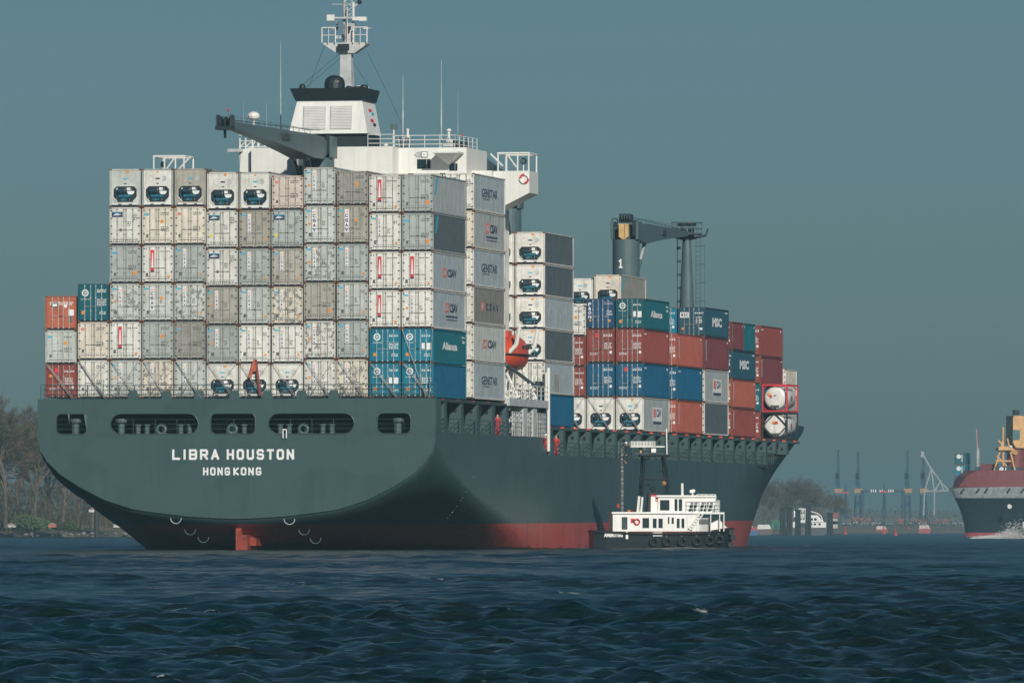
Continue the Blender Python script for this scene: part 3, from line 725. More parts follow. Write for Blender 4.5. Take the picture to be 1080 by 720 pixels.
    for s in (-1, 1):
        a, b = v+s*.75, v+s*1.85
        q.path([(a, u-.85, zq), (a, u-.85, zq+1.2), (b, u-.85, zq+1.2), (b, u-.85, zq)], .05, SHIPW, 5)
        q.path([(b, u-.85, zq+1.2), (b, u+.85, zq+1.2), (a, u+.85, zq+1.2)], .05, SHIPW, 5); q.tube((a, u-.85, zq+.6), (b, u-.85, zq+.6), .03, SHIPW, n=4)
        q.tube(((a+b)/2, u-.85, zq), ((a+b)/2, u-.85, zq+1.2), .03, SHIPW, n=4)
    q.obj('platform_rail', mast)
    q = MB(); zr = S(0, 21, u)[1]
    q.tube((v-.2, u, zq), (v-.2, u, zq+9), .15, RODM, .06, n=8); q.tube((v+.55, u, zq), (v+.55, u, zr+1.4), .1, SHIPW, n=6)
    q.box(v-.1, v+.7, u-.3, u+.3, zq, zr-.3, LOUV); q.tube((v+.3, u, zq+.2), (v+.3, u, zq+.9), .32, LOUV, n=10)
    for k in range(9):
        a = rnd.uniform(-.9, .9); z = zq+rnd.uniform(.2, 1.7); q.box(v+a, v+a+.18, u-.5, u-.3, z, z+.25, rnd.choice([BLACK, LOUV, DKG]))
    for z, l in ((zr+1.2, 1.0), (zr+1.85, 1.35), (zr+2.6, .8)): q.tube((v-.2-l, u, z+.05), (v+.6+l*.5, u, z), .04, LOUV, n=5)
    q.ball((v-1.5, u, zr+1.8), .12, LOUV, 8, 5); q.tube((v+.5, u, zr+.9), (v+1.0, u, zr+1.35), .07, LOUV); q.ball((v+1.05, u, zr+1.4), .2, BLACK, 8, 5)
    mt = M('mast_white')
    for k in range(10):
        z = zq+.8+k*.42; q.tube((v-.2, u-.1, z), (v+.55, u-.1, z+.4), .03, mt, n=4); q.tube((v+.55, u-.1, z), (v-.2, u-.1, z+.4), .03, LOUV, n=4)
    q.tube((v+.15, u-.5, zq), (v+.15, u-.5, zr+1.0), .05, mt, n=5)
    q.obj('mast_top', mast)
    q = MB(); q.box(v-1.5, v-.9, u-.65, u-.25, zr-.1, zr+.38, SHIPW); q.box(v-.9, v+1.3, u-.55, u-.4, zr+.06, zr+.2, LOUV); q.box(v+1.15, v+1.75, u-.65, u-.3, zr-.15, zr+.18, SHIPW); q.box(v+.6, v+1.2, u-.62, u-.3, zr-.1, zr+.14, SHIPW)
    q.obj('radar_scanner', mast)
    q = MB(); z = 36.4
    q.rail([(v+.9, u-.4, z), (v+1.7, u-.4, z), (v+1.7, u+.6, z)], .8, SHIPW, 2, .4); q.box(v+.4, v+1.8, u-.5, u+.7, z-.1, z, SHIPW); q.obj('lower_mast_platform', mast)
    q = MB()
    for a, b in (((v-.4, u, zp), (v-2.9, 33, zz)), ((v-.3, u, zp-.3), (v-2.3, 33, zz)), ((v+1.7, u, zp), (v+5.2, 40, 32.2)), ((v+.5, u, zp-.8), (v+2.0, 40, 36.5)), ((v-1.8, u, zq-.1), (v-2.2, 34, zz))): q.tube(a, b, .018, DKG, n=4)
    q.obj('mast_stay', mast)
    # aerials
    for px, y0_, y1_, r in ((296, 43, 155, .05), (425, 80, 155, .055), (465.5, 64, 155, .055), (257, 108, 150, .02), (281, 108, 150, .02), (343, 130, 140, .02), (483, 97, 155, .02)):
        uu = 36; (v_, z_), (_, zlo) = S(px, y0_, uu), S(px, y1_, uu); q = MB(); q.tube((v_, uu, zlo-.2), (v_, uu, (z_+zlo)/2), r, LOUV, n=6); q.tube((v_, uu, (z_+zlo)/2), (v_, uu, z_), r*.7, LOUV, r*.3, n=6); q.obj('whip_aerial', ship)
    q = MB(); zt = 31.92
    pts = [(S(388, 0, 31.2)[0], 31.2, zt), (S(414, 0, 31.2)[0], 31.2, zt), (S(416, 0, 33.6)[0], 33.6, zt), (S(480, 0, 33.6)[0], 33.6, zt), (S(486, 0, 33.6)[0], 40, zt)]
    q.rail(pts, 1.05, SHIPW, 3, 1.2, .03); q.obj('monkey_island_rail', ship)
    def dome(px, py, r, u_):
        v_, z_ = S(px, py, u_); q = MB(); q.ball((v_, u_, z_), r, SHIPW, 12, 6, sz=.7); q.tube((v_, u_, zt-.1), (v_, u_, z_), .1, SHIPW); q.obj('satellite_dome', ship)
    dome(267.5, 122.5, .52, 33); dome(473.5, 137.5, .2, 34.5); dome(430, 137, .14, 34.5); dome(407, 153, .2, 32)
    q = MB(); v_, z_ = S(415, 134, 33); q.box(v_-.28, v_+.25, 33, 33.3, z_-.2, z_+.25, CRANEG); q.tube((v_, 33.1, zt), (v_, 33.1, z_-.1), .06, SHIPW); q.obj('floodlight', ship)
    q = MB(); v_, z_ = S(473, 152, 34); q.box(v_-.45, v_+.4, 34, 34.7, zt, zt+.35, LOUV); q.tube((v_-.1, 34.2, zt+.3), (v_-.1, 34.2, zt+.9), .15, LOUV); q.tube((v_+.2, 34.2, zt+.3), (v_+.2, 34.2, zt+.7), .12, SHIPW); q.obj('compass_stand', ship)
    q = MB(); v_, z_ = S(430, 145, 34)
    for k in range(7): a = rnd.uniform(-.7, .4); q.tube((v_+a, 34, zt), (v_+a+rnd.uniform(-.2, .2), 34, zt+rnd.uniform(.4, 1.2)), .06, rnd.choice([SHIPW, LOUV, BLACK]))
    q.obj('signal_gear', ship)
    # lattice frames on the port side of the casing
    q = MB(); r3 = random.Random(2)
    for px in (253, 259, 266, 272, 279, 286):
        v_, zlo = S(px, 155, 32); _, zh = S(px, r3.uniform(138, 146), 32)
        q.tube((v_, 32, zlo-1.4 if px < 262 else zlo), (v_, 32, zh), .06, SHIPW); q.tube((v_, 32, zlo), (v_+.5, 32, zh-.3), .05, SHIPW)
    for y in (142, 148, 154): q.tube((S(252, y, 32)[0], 32, S(0, y, 32)[1]), (S(292, y, 32)[0], 32, S(0, y, 32)[1]), .035, SHIPW)
    v_, z_ = S(253, 158.5, 32); q.box(v_-.9, v_+.3, 31.5, 32.5, z_-.15, z_+.1, LOUV); q.hexa([(v_, 31.8, z_-2.5), (v_+.7, 31.8, z_-2.5), (v_+.7, 32.6, z_-2.5), (v_, 32.6, z_-2.5)], [(v_+.1, 31.8, z_), (v_+1.2, 31.8, z_+.3), (v_+1.2, 32.6, z_+.3), (v_+.1, 32.6, z_)], SHIPW)
    q.obj('port_lattice_frame', ship)
    # company of the lifeboat: davits, platforms
    q = MB(); q.box(13.0, 15.75, 27.2, 43.6, 11.35, 11.95, LOUV); q.box(12.6, 15.7, 27.25, 30.2, 11.5, 12.05, SHIPW); q.obj('boat_deck', ship)
    q = MB(); v_ = 15.7; q.tube((v_, 43.2, 7.9), (v_, 43.2, 14.6), .14, SHIPW, n=8); q.tube((v_, 42.2, 11.9), (v_, 42.2, 14.2), .08, SHIPW); q.obj('davit_post', ship)
    for uu in (30.2, 37.6):
        q = MB(); q.path([(13.2, uu, 11.9), (13.6, uu, 14.0), (15.6, uu+.3, 16.2), (15.9, uu+.2, 17.6)], .18, SHIPW, 8); q.path([(15.8, uu, 12), (14.6, uu, 14.6)], .13, SHIPW, 6); q.obj('davit', ship)
    q = MB(); q.path([(15.2, 28.5, 14.6), (15.3, 42.8, 12.7)], .14, CRANEG, 6); q.tube((15.0, 42.0, 12.7), (15.0, 42.0, 13.5), .45, FUNB, n=12); q.obj('davit_boom', ship)
    q = MB(); q.rail([(15.7, 27.4, 11.95), (15.7, 43.4, 11.95)], 1.1, SHIPW, 3, 1.6, .035); q.obj('boat_deck_rail', ship)
    q = MB(); v_ = 14.9
    for uu in (28.2, 29.3, 39.5, 41.0): q.path([(v_, uu, 11.9), (v_, uu+1.2, 13.9)], .08, SHIPW, 5); q.path([(v_, uu, 13.9), (v_, uu+1.2, 11.9)], .06, SHIPW, 5)
    q.obj('davit_brace', ship)
    for uu in (33.4, 37.4): q = MB(); q.box(14.6, 15.62, uu, uu+1.6, 9.0, 11.3, LOUV); q.obj('deck_locker', ship)
    q = MB(); q.rail([(15.5, 29.5, 9.0), (15.5, 42.8, 9.0)], 1.9, LOUV, 5, .8, .05); q.obj('gangway_rail', ship)
    for uu in (28.7,): 
        q = MB()
        for z in (9.0, 9.9): q.path([(15.2, uu, z), (15.2, uu+3, z+.8)], .12, SHIPW, 6)
        q.obj('folded_gangway', ship)
superstructure()

# lifeboat, rafts, rings: things carried by the ship
def lifeboat():
    e = empty('lifeboat', W(14.3, 34.0, 14.2), -PHI, 'orange enclosed lifeboat slung in white davits beside the superstructure', 'lifeboat')
    L = 8.4; st = [(0, .25, 1.0, 1.5), (.04, .75, .5, 2.0), (.15, 1.2, .12, 2.55), (.4, 1.45, 0, 2.95), (.65, 1.4, 0, 2.85), (.85, 1.0, .2, 2.35), (.96, .5, .7, 1.8), (1, .12, 1.1, 1.45)]
    n = 16; vs = []; fs = []
    for t, hw, lo, hi in st:
        for k in range(n):
            a = 2*math.pi*k/n; x = hw*math.copysign(abs(math.cos(a))**.8, math.cos(a)); zc = 1.25
            z = zc+(hi-zc)*math.sin(a) if math.sin(a) > 0 else zc+(zc-lo)*math.sin(a)
            vs.append((x, (t-.5)*L, z))
    for i in range(len(st)-1):
        for k in range(n): fs.append((i*n+k, i*n+(k+1) % n, (i+1)*n+(k+1) % n, (i+1)*n+k))
    fs += [tuple(range(n)), tuple((len(st)-1)*n+k for k in range(n))[::-1]]
    MB().add(vs, fs, LIFEO).obj('boat_body', e, True)
    q = MB()
    for i in range(len(st)-1):
        a, b = st[i], st[i+1]
        for s in (-1, 1): q.tube((s*(a[1]+.03), (a[0]-.5)*L, 1.25), (s*(b[1]+.03), (b[0]-.5)*L, 1.25), .09, BLACK, n=5)
    q.obj('fender_strip', e)
    q = MB(); q.box(-.5, .5, -2.6, -1.2, 2.6, 3.15, LIFEO); q.obj('conning_turret', e)
    q = MB()
    for y in (-1.2, -.2, .8, 1.8): q.box(1.36, 1.47, y, y+.35, 1.75, 2.0, GLASS)
    q.obj('porthole', e)
    q = MB(); q.box(-.9, -.7, -4.1, -3.8, 1.6, 1.68, WHITE); q.box(-.1, .1, -4.25, -4.1, 1.9, 1.98, WHITE); q.box(-.04, .04, -4.25, -4.1, 1.8, 2.08, WHITE); q.obj('white_cross_mark', e)
lifeboat()
def thing_at(name, mb, v, u, z, label, cat, group=None, parts=()):
    o = mb.obj(name, None, loc=W(v, u, z), rz=-PHI); return tag(o, label, cat, group)
for k, (u_, ) in enumerate(((33.0,), (36.2,))):
    q = MB(); q.tube((0, 0, .35), (0, 1.4, .35), .36, SHIPW, n=12); q.ring((0, .4, .35), .38, .03, BLACK, 'y', 10); q.ring((0, 1.0, .35), .38, .03, BLACK, 'y', 10)
    thing_at('life_raft_canister', q, 15.1, u_, 11.95, 'white life raft canister on the grey boat deck below the orange lifeboat', 'life raft', 'life raft canisters on the boat deck')
q = MB(); q.tube((0, -.4, .55), (0, .4, .55), .55, SHIPW, n=16); q.tube((-.0, -.42, .55), (0, -.36, .55), .57, LOUV, n=16)
thing_at('white_drum', q, 14.2, 28.0, 12.06, 'round white drum standing on the boat deck under the lifeboat bow', 'drum')
q = MB()
for i in range(4):
    q.ring((0, 0, 0), .34, .085, REDD if i % 2 else WHITE, 'y', 5, i*math.pi/2, (i+1)*math.pi/2)
v_, z_ = S(553, 188.5, 36.3); thing_at('lifebuoy', q, v_, 36.3, z_, 'red and white lifebuoy hung on the white bridge wing', 'lifebuoy')

# ================================================================= CONTAINERS
CW = 2.438; H8, H9 = 2.591, 2.896
MESH = {}
def shell_mesh(h, L, kind, paint):
    key = ('shell', h, L, kind, paint.name)
    if key in MESH: return MESH[key]
    mb = MB(); x = CW/2-.05; z0, z1 = .14, h-.05; y0, y1 = .09, L-.05
    if kind == 'dry':   # corrugated long sides
        n = int((y1-y0-.3)/.28); prof = [(y0, 0)]
        for i in range(n):
            a = y0+.15+i*.28; prof += [(a+.02, 0), (a+.07, -.04), (a+.14, -.04), (a+.19, 0)]
        prof.append((y1, 0))
    else:
        prof = [(y0, 0)]
        n = int((y1-y0)/.6)
        for i in range(n):
            a = y0+.2+i*.6; prof += [(a, 0), (a+.02, -.012), (a+.05, -.012), (a+.07, 0)]
        prof.append((y1, 0))
    for s in (1, -1):
        vs = []; fs = []
        for (y, d) in prof: vs += [(s*(x+d), y, z0), (s*(x+d), y, z1)]
        for i in range(len(prof)-1): f = (2*i, 2*i+2, 2*i+3, 2*i+1); fs.append(f if s > 0 else f[::-1])
        mb.add(vs, fs, paint)
    mb.add([(-x, y0, z1), (x, y0, z1), (x, y1, z1), (-x, y1, z1)], [(0, 1, 2, 3)], paint)
    mb.add([(-x, y0, z0), (x, y0, z0), (x, y1, z0), (-x, y1, z0)], [(3, 2, 1, 0)], paint)
    mb.add([(-x, y0, z0), (x, y0, z0), (x, y0, z1), (-x, y0, z1)], [(0, 1, 2, 3)], paint)
    mb.add([(-x, y1, z0), (x, y1, z0), (x, y1, z1), (-x, y1, z1)], [(3, 2, 1, 0)], paint)
    MESH[key] = mb.mesh('shell'); return MESH[key]
def frame_mesh(h, L, dark=True):
    key = ('frame', h, L)
    if key in MESH: return MESH[key]
    mb = MB(); W2 = CW/2
    for sx in (-1, 1):
        for (a, b) in ((0, .12), (L-.12, L)):
            x0, x1 = sorted((sx*W2, sx*(W2-.12))); mb.box(x0, x1, a, b, .12, h-.12, FRAMEP)
            x0, x1 = sorted((sx*(W2+.004), sx*(W2-.16)))
            for z in (0, h-.12): mb.box(x0, x1, a-.004 if a == 0 else L-.174, .178 if a == 0 else b+.004, z, z+.12, CAST)
        x0, x1 = sorted((sx*(W2-.002), sx*(W2-.08))); mb.box(x0, x1, .18, L-.18, .02, .15, FRAMEP); mb.box(x0, x1, .18, L-.18, h-.09, h-.01, FRAMEP)
    for y in (.003, L-.083):
        mb.box(-W2+.165, W2-.165, y+(.05 if y < 1 else -.05), y+.08+(.05 if y < 1 else -.05), .0, .135, BLACK); mb.box(-W2+.165, W2-.165, y, y+.08, h-.12, h-.006, FRAMEP)  # bottom end rail coloured black: painted shade that deepens the gap between tiers
    MESH[key] = mb.mesh('corner_frame'); return MESH[key]
def door_mesh(h, kind, paint):
    key = ('door', h, kind, paint.name)
    if key in MESH: return MESH[key]
    mb = MB(); z0, z1 = .16, h-.135
    mb.box(.012, CW/2-.135, .025, .085, z0, z1, paint)
    if kind == 'reefer':
        mb.box(CW/4-.045, CW/4-.025, .016, .024, z0+.03, z1-.03, RODM)
        for k in range(5):
            z = z0+.12+(z1-z0-.24)*k/4; mb.box(CW/2-.21, CW/2-.07, -.012, .03, z-.035, z+.035, BLACK)
        mb.box(.1, CW/2-.2, .014, .024, z0+.34, z0+.36, GREYD)
    else:
        for k in range(4):
            z = z0+.25+(z1-z0-.5)*k/3; mb.box(.08, CW/2-.2, .012, .024, z-.05, z+.05, paint); 
        for k in range(4):
            z = z0+.2+(z1-z0-.4)*k/3; mb.box(CW/2-.2, CW/2-.1, -.01, .03, z-.03, z+.03, FRAMEP)
    MESH[key] = mb.mesh('door'); return MESH[key]
def rod_mesh(h, mat):
    key = ('rod', h, mat.name)
    if key in MESH: return MESH[key]
    mb = MB(); mb.tube((0, -.02, .1), (0, -.02, h-.08), .024, mat, n=5)
    for z in (.1, h*.28, h*.62, h-.2): mb.box(-.05, .05, -.045, .025, z, z+.07, mat)
    mb.box(-.02, .34, -.055, -.03, h*.40, h*.40+.035, mat)
    MESH[key] = mb.mesh('locking_rod'); return MESH[key]
def dashes(mb, x0, x1, z1, rows, mat, y=.018, r=None, lh=.075, gap=.06):
    r = r or rnd; z = z1
    for _ in range(rows):
        x = x0
        while x < x1-.06:
            w_ = r.uniform(.05, .16); mb.box(x, min(x1, x+w_), y-.004, y, z-lh, z, mat); x += w_+r.uniform(.03, .06)
        z -= lh+gap
def disc(mb, x, z, r, mat, y, n=14, r0=None):
    if r0 is None: mb.add([(x+r*math.cos(2*math.pi*i/n), y, z+r*math.sin(2*math.pi*i/n)) for i in range(n)], [tuple(range(n))], mat)
    else:
        vs = [(x+q*math.cos(2*math.pi*i/n), y, z+q*math.sin(2*math.pi*i/n)) for q in (r0, r) for i in range(n)]
        mb.add(vs, [(i, (i+1) % n, n+(i+1) % n, n+i) for i in range(n)], mat)
def mark_mesh(style, h, var=0):
    key = ('mark', style, h, var)
    if key in MESH: return MESH[key]
    r = random.Random(hash((style, var)) % 1000 if False else len(style)*31+var*7); mb = MB(); y = .012
    fx = lambda t: -CW/2+CW*t
    def rect(a, b, c, d, mat, yy=y): mb.box(fx(a), fx(b), yy-.004, yy, h*c, h*d, mat)
    if style in ('csav', 'csavbold', 'csavplain'):
        bold = style == 'csavbold'
        a, b = (.25, .385) if bold else (.275, .37)
        rect(a, b, .30 if bold else .38, .90, WHITE)
        zt = h*.86; mb.box(fx(a+.02), fx(b-.02), y-.012, y-.008, zt-.14, zt, PINKD); mb.box(fx(a+.035), fx(b-.035), y-.016, y-.012, zt-.11, zt-.04, WHITE)
        hh = h*(.115 if bold else .095)
        for i, ch in enumerate('CSAV'):
            z1 = h*.78-i*hh*1.08; stroke_text(mb, ch, fx(a+.022), fx(b-.022), z1-hh*.76, z1, y-.012, NAVYD, .055 if bold else .036)
        rect(.07, .21, .845, .885, CYAN)
        if var % 3 != 1: rect(.58, .67, .58, .65, ORANGED) if bold else rect(.82, .88, .2, .255, ORANGED)
        if var % 3 == 1: rect(.13, .2, .5, .56, ORANGED)
        rect(.14, .22, .2, .29, GREYD)
        dashes(mb, fx(.57), fx(.66), h*.60, 3, GREYD, r=r); dashes(mb, fx(.76), fx(.88), h*.80, 2, GREYD, r=r)
        dashes(mb, fx(.1), fx(.9), h*.14, 1, GREYD, r=r)
    elif style == 'banner':
        rect(.265, .385, .33, .88, REDD); rect(.265, .385, .29, .33, NAVYD); rect(.265, .385, .88, .93, WHITE)
        mb.add([(fx(.29), y-.008, h*.40), (fx(.36), y-.008, h*.40), (fx(.34), y-.008, h*.80), (fx(.315), y-.008, h*.80)], [(0, 1, 2, 3)], WHITE)
        disc(mb, fx(.13), h*.91, .045, NAVYD, y-.006); rect(.11, .19, .18, .27, GREYD); disc(mb, fx(.85), h*.17, .1, ORANGED, y-.006)
        dashes(mb, fx(.56), fx(.88), h*.85, 1, GREYD, r=r); dashes(mb, fx(.1), fx(.9), h*.13, 1, GREYD, r=r)
    elif style == 'navy':
        rect(.07, .42, .74, .88, NAVYD); mb.add([(fx(.1), y-.008, h*.78), (fx(.22), y-.008, h*.84), (fx(.39), y-.008, h*.80), (fx(.25), y-.008, h*.79)], [(0, 1, 2, 3)], WHITE)
        rect(.1, .39, .855, .87, CYAN, y-.006); rect(.10, .19, .3, .38, YELLOWD) if var % 2 else rect(.32, .39, .36, .44, GREYD)
        if var == 2:
            rect(.56, .64, .5, .9, WHITE)
            for i, ch in enumerate('CSAV'): stroke_text(mb, ch, fx(.57), fx(.632), h*(.77-.09*i), h*(.84-.09*i), y-.012, NAVYD, .045)
        dashes(mb, fx(.57), fx(.68), h*.62, 3, GREYD, r=r); dashes(mb, fx(.76), fx(.9), h*.82, 4, GREYD, r=r); dashes(mb, fx(.1), fx(.9), h*.15, 2, GREYD, r=r)
    elif style == 'plain':
        if var % 2: rect(.07, .22, .78, .83, CYAN)
        if var % 3 == 0: disc(mb, fx(.64), h*.62, .14, ORANGED, y-.006)
        if var % 3 == 1: rect(.76, .86, .22, .32, ORANGED)
        if var % 3 == 2: rect(.1, .21, .78, .85, PINKD)
        dashes(mb, fx(.6), fx(.88), h*.86, 2, GREYD, r=r); dashes(mb, fx(.6), fx(.85), h*.48, 3, GREYD, r=r); rect(.13, .2, .2, .28, GREYD); dashes(mb, fx(.1), fx(.9), h*.14, 1, GREYD, r=r)
    elif style == 'drylogo':     # round white company disc and white labels
        disc(mb, fx(.24), h*.76, .27, WHITE, y-.006, 18, .17); rect(.20, .28, .74, .78, WHITE, y-.012)
        dashes(mb, fx(.1), fx(.4), h*.60, 1, WHITE, r=r, lh=.04)
        dashes(mb, fx(.62), fx(.92), h*.86, 2, WHITE, r=r, lh=.09)
        if var % 2 == 0: rect(.62, .72, .38, .58, WHITE); rect(.78, .92, .38, .58, WHITE)
        else: dashes(mb, fx(.62), fx(.92), h*.62, 5, WHITE, r=r, lh=.06)
        rect(.12, .22, .2, .29, ORANGED); dashes(mb, fx(.7), fx(.92), h*.26, 2, WHITE, r=r, lh=.06)
    elif style == 'drytext':
        if var % 2 == 0: rect(.3, .42, .76, .88, REDD, y-.006)
        dashes(mb, fx(.6), fx(.92), h*.86, 2, WHITE, r=r, lh=.08); dashes(mb, fx(.62), fx(.9), h*.6, 5, WHITE, r=r, lh=.05)
        dashes(mb, fx(.12), fx(.4), h*.3, 2, WHITE, r=r, lh=.05); rect(.82, .9, .28, .36, WHITE)
        if var % 3 == 0: rect(.12, .2, .62, .7, ORANGED)
    elif style == 'drywhite':
        dashes(mb, fx(.14), fx(.9), h*.82, 2, WHITE, r=r, lh=.08); rect(.2, .42, .66, .8, NAVYD); rect(.24, .38, .69, .77, WHITE, y-.01)
        rect(.74, .92, .42, .6, WHITE); rect(.6, .7, .66, .76, WHITE); rect(.76, .86, .22, .4, GREYD)
    elif style == 'msc':
        rect(.08, .42, .64, .82, WHITE); stroke_text(mb, 'MSC', fx(.12), fx(.38), h*.67, h*.79, y-.012, NAVYD, .06)
        dashes(mb, fx(.62), fx(.94), h*.86, 2, WHITE, r=r, lh=.08); dashes(mb, fx(.66), fx(.74), h*.66, 5, WHITE, r=r, lh=.06); dashes(mb, fx(.78), fx(.9), h*.66, 5, WHITE, r=r, lh=.06)
        rect(.14, .22, .22, .3, ORANGED); rect(.8, .9, .22, .29, WHITE)
    elif style == 'pcol':
        for i, ch in enumerate('P&ON'): put_text(mb, ch, fx(.06), fx(.17), h*(.76-.14*i), h*(.87-.14*i), y-.012, WHITE, bold=.03)
        dashes(mb, fx(.62), fx(.94), h*.88, 2, WHITE, r=r, lh=.05); dashes(mb, fx(.72), fx(.92), h*.6, 4, WHITE, r=r, lh=.05); disc(mb, fx(.82), h*.27, .11, ORANGED, y-.006); rect(.1, .16, .25, .31, ORANGED)
    MESH[key] = mb.mesh('marking'); return MESH[key]
def unit_meshes(h, var, paint):
    """refrigeration end: white bulkhead with fans, dark octagonal machinery bay"""
    key = ('unit', h, var)
    if key in MESH: return MESH[key]
    p = MB(); x = CW/2-.135; p.box(-x, x, .03, .088, .15, h-.13, paint)
    p.box(-x+.12, x-.12, .018, .03, h*.62, h*.88, paint)
    for s in (-.5, .5): p.ring((s, .012, h*.74), .22, .012, LOUV, n=12)
    p.box(-.15, .18, .008, .02, h*.72, h*.76, CYAN if var % 2 else NAVYD); p.box(.4, .68, .010, .02, h*.68, h*.80, LOUV)
    p.box(-.08, .1, .008, .02, h*.60, h*.625, NAVYD)
    if var % 3 == 0: p.add([(-.1, .006, h*.90), (.12, .006, h*.90), (.01, .006, h*.955)], [(0, 1, 2)], ORANGED)
    if var % 3 == 1: p.box(.1, .32, .005, .02, h*.90, h*.955, ORANGED)
    A = p.mesh('unit_panel')
    q = MB(); zb, zt = h*.13, h*.54; w_ = .90
    q.prism([(-w_, zb+.45), (-w_+.12, zb+.12), (-w_+.3, zb), (w_-.3, zb), (w_-.12, zb+.12), (w_, zb+.45), (w_, zt-.22), (w_-.22, zt), (-w_+.22, zt), (-w_, zt-.22)], 'y', .004, .03, BLACK)
    q.tube((-.55, -.02, zt-.38), (-.02, -.02, zt-.38), .26, DARKM, n=14); q.tube((-.5, -.04, zb+.42), (.5, -.04, zb+.42), .15, TEALU, n=10)
    q.box(-.8, -.58, -.05, .01, zb+.35, zt-.3, DARKM); q.box(-.35, .15, -.03, .01, zb+.08, zb+.3, TEALU); q.box(.3, .82, -.03, .01, zb+.2, zb+.42, DARKM)
    for k in range(6):
        a = -.7+.26*k; q.tube((a, -.03, zb+.1), (a+.2, -.03, zt-.15), .018, TEALU if k % 2 else LOUV, n=4)
    q.ring((-.3, -.05, zt-.4), .22, .02, DARKM, n=12)
    Bm = q.mesh('cooling_unit')
    c = MB(); c.box(.14, .42, -.06, .01, zt-.30, zt-.10, WHITE)
    c.prism([(.16, zt-.42), (.28, zt-.62), (.62, zt-.62), (.74, zt-.44), (.7, zt-.36), (.2, zt-.36)], 'y', -.06, .01, WHITE)
    if var % 2: c.ball((-.62, -.03, zt-.22), .09, WHITE, 8, 5)
    if var % 3 == 2: c.box(-.66, -.5, -.04, .01, zt-.34, zt-.2, WHITE)
    Cm = c.mesh('control_box')
    f = MB(); 
    for s in (-1, 1): f.path([(s*.92, .0, zb+.32), (s*.62, -.02, zb+.02)], .04, WHITE, 5)
    f.box(-.95, .95, -.01, .02, .16, .25, WHITE); f.box(-.55, -.3, -.02, .0, .17, .23, BLACK); f.box(.3, .55, -.02, .0, .17, .23, BLACK)
    Fm = f.mesh('fork_guard')
    MESH[key] = (A, Bm, Cm, Fm); return MESH[key]
def side_mesh(style, h, L):
    key = ('side', style, h, L)
    if key in MESH: return MESH[key]
    mb = MB(); x = CW/2-.035
    def T(s, a, b, c, d, mat, bold=.02):
        put_text(mb, s, L*a, L*b, h*c, h*d, x, mat, 'stb', bold)
    def Rr(a, b, c, d, mat, xx=None): xx = x if xx is None else xx; mb.box(xx-.006, xx, L*a, L*b, h*c, h*d, mat)
    if style == 'genstar': T('GENSTAR', .26, .76, .40, .63, NAVYD, .012); dashes_side(mb, L*.3, L*.52, h*.37, GREYD, x)
    elif style == 'csavbox':
        T('CSAV', .52, .76, .46, .70, NAVYD, .03); mb.box(x-.006, x, L*.38, L*.5, h*.45, h*.71, PINKD); mb.box(x, x+.006, L*.41, L*.47, h*.51, h*.65, LOUV)
        dashes_side(mb, L*.40, L*.76, h*.38, NAVYD, x, .16); dashes_side(mb, L*.42, L*.74, h*.28, NAVYD, x, .08)
    elif style == 'csav':
        T('CSAV', .45, .72, .38, .60, NAVYD, .03); mb.box(x-.006, x, L*.30, L*.42, h*.37, h*.61, PINKD); mb.box(x, x+.006, L*.33, L*.39, h*.43, h*.55, LOUV)
    elif style == 'csavwide':
        for i, ch in enumerate('CSAV'): T(ch, .40+.11*i, .47+.11*i, .38, .58, NAVYD, .02)
        mb.box(x-.006, x, L*.25, L*.34, h*.37, h*.6, PINKD); mb.box(x, x+.006, L*.28, L*.31, h*.43, h*.53, LOUV)
    elif style == 'csavframe':
        mb.box(x-.012, x-.004, L*.36, L*.72, h*.32, h*.72, WHITE); mb.box(x-.004, x, L*.38, L*.48, h*.42, h*.68, PINKD); T('CSAV', .5, .69, .44, .68, NAVYD, .02); dashes_side(mb, L*.38, L*.7, h*.30, NAVYD, x, .2)
    elif style == 'msc':
        T('MSC', .32, .72, .36, .68, WHITE, .06); dashes_side(mb, L*.86, L*.96, h*.9, WHITE, x, .12)
    elif style == 'alianca':
        T('Aliança', .28, .74, .36, .64, WHITE, .05); dashes_side(mb, L*.88, L*.97, h*.84, WHITE, x, .12); dashes_side(mb, L*.9, L*.97, h*.72, WHITE, x, .2)
    elif style == 'code':
        dashes_side(mb, L*.04, L*.12, h*.88, WHITE, x, .12); mb.box(x-.006, x, L*.9, L*.95, h*.84, h*.9, WHITE)
    elif style == 'vcode':
        for k in range(9): mb.box(x-.006, x, L*.05, L*.075, h*(.84-.07*k), h*(.88-.07*k), WHITE)
        mb.box(x-.006, x, L*.93, L*.97, h*.85, h*.9, WHITE)
    elif style == 'cyanbar':
        mb.add([(x, L*.06, h*.48), (x, L*.1, h*.48), (x, L*.17, h*.94), (x, L*.12, h*.94)], [(0, 1, 2, 3)], CYAN)
    elif style == 'patch':
        mb.box(x-.006, x, L*.36, L*.5, h*.08, h*.62, M('patch_tan', (.33, .31, .26), .7))
    MESH[key] = mb.mesh('side_marking'); return MESH[key]
def dashes_side(mb, y0, y1, z1, mat, x, lh=.09):
    y = y0
    while y < y1-.1:
        w_ = rnd.uniform(.12, .35); mb.box(x-.006, x, y, min(y1, y+w_), z1-lh, z1, mat); y += w_+.09

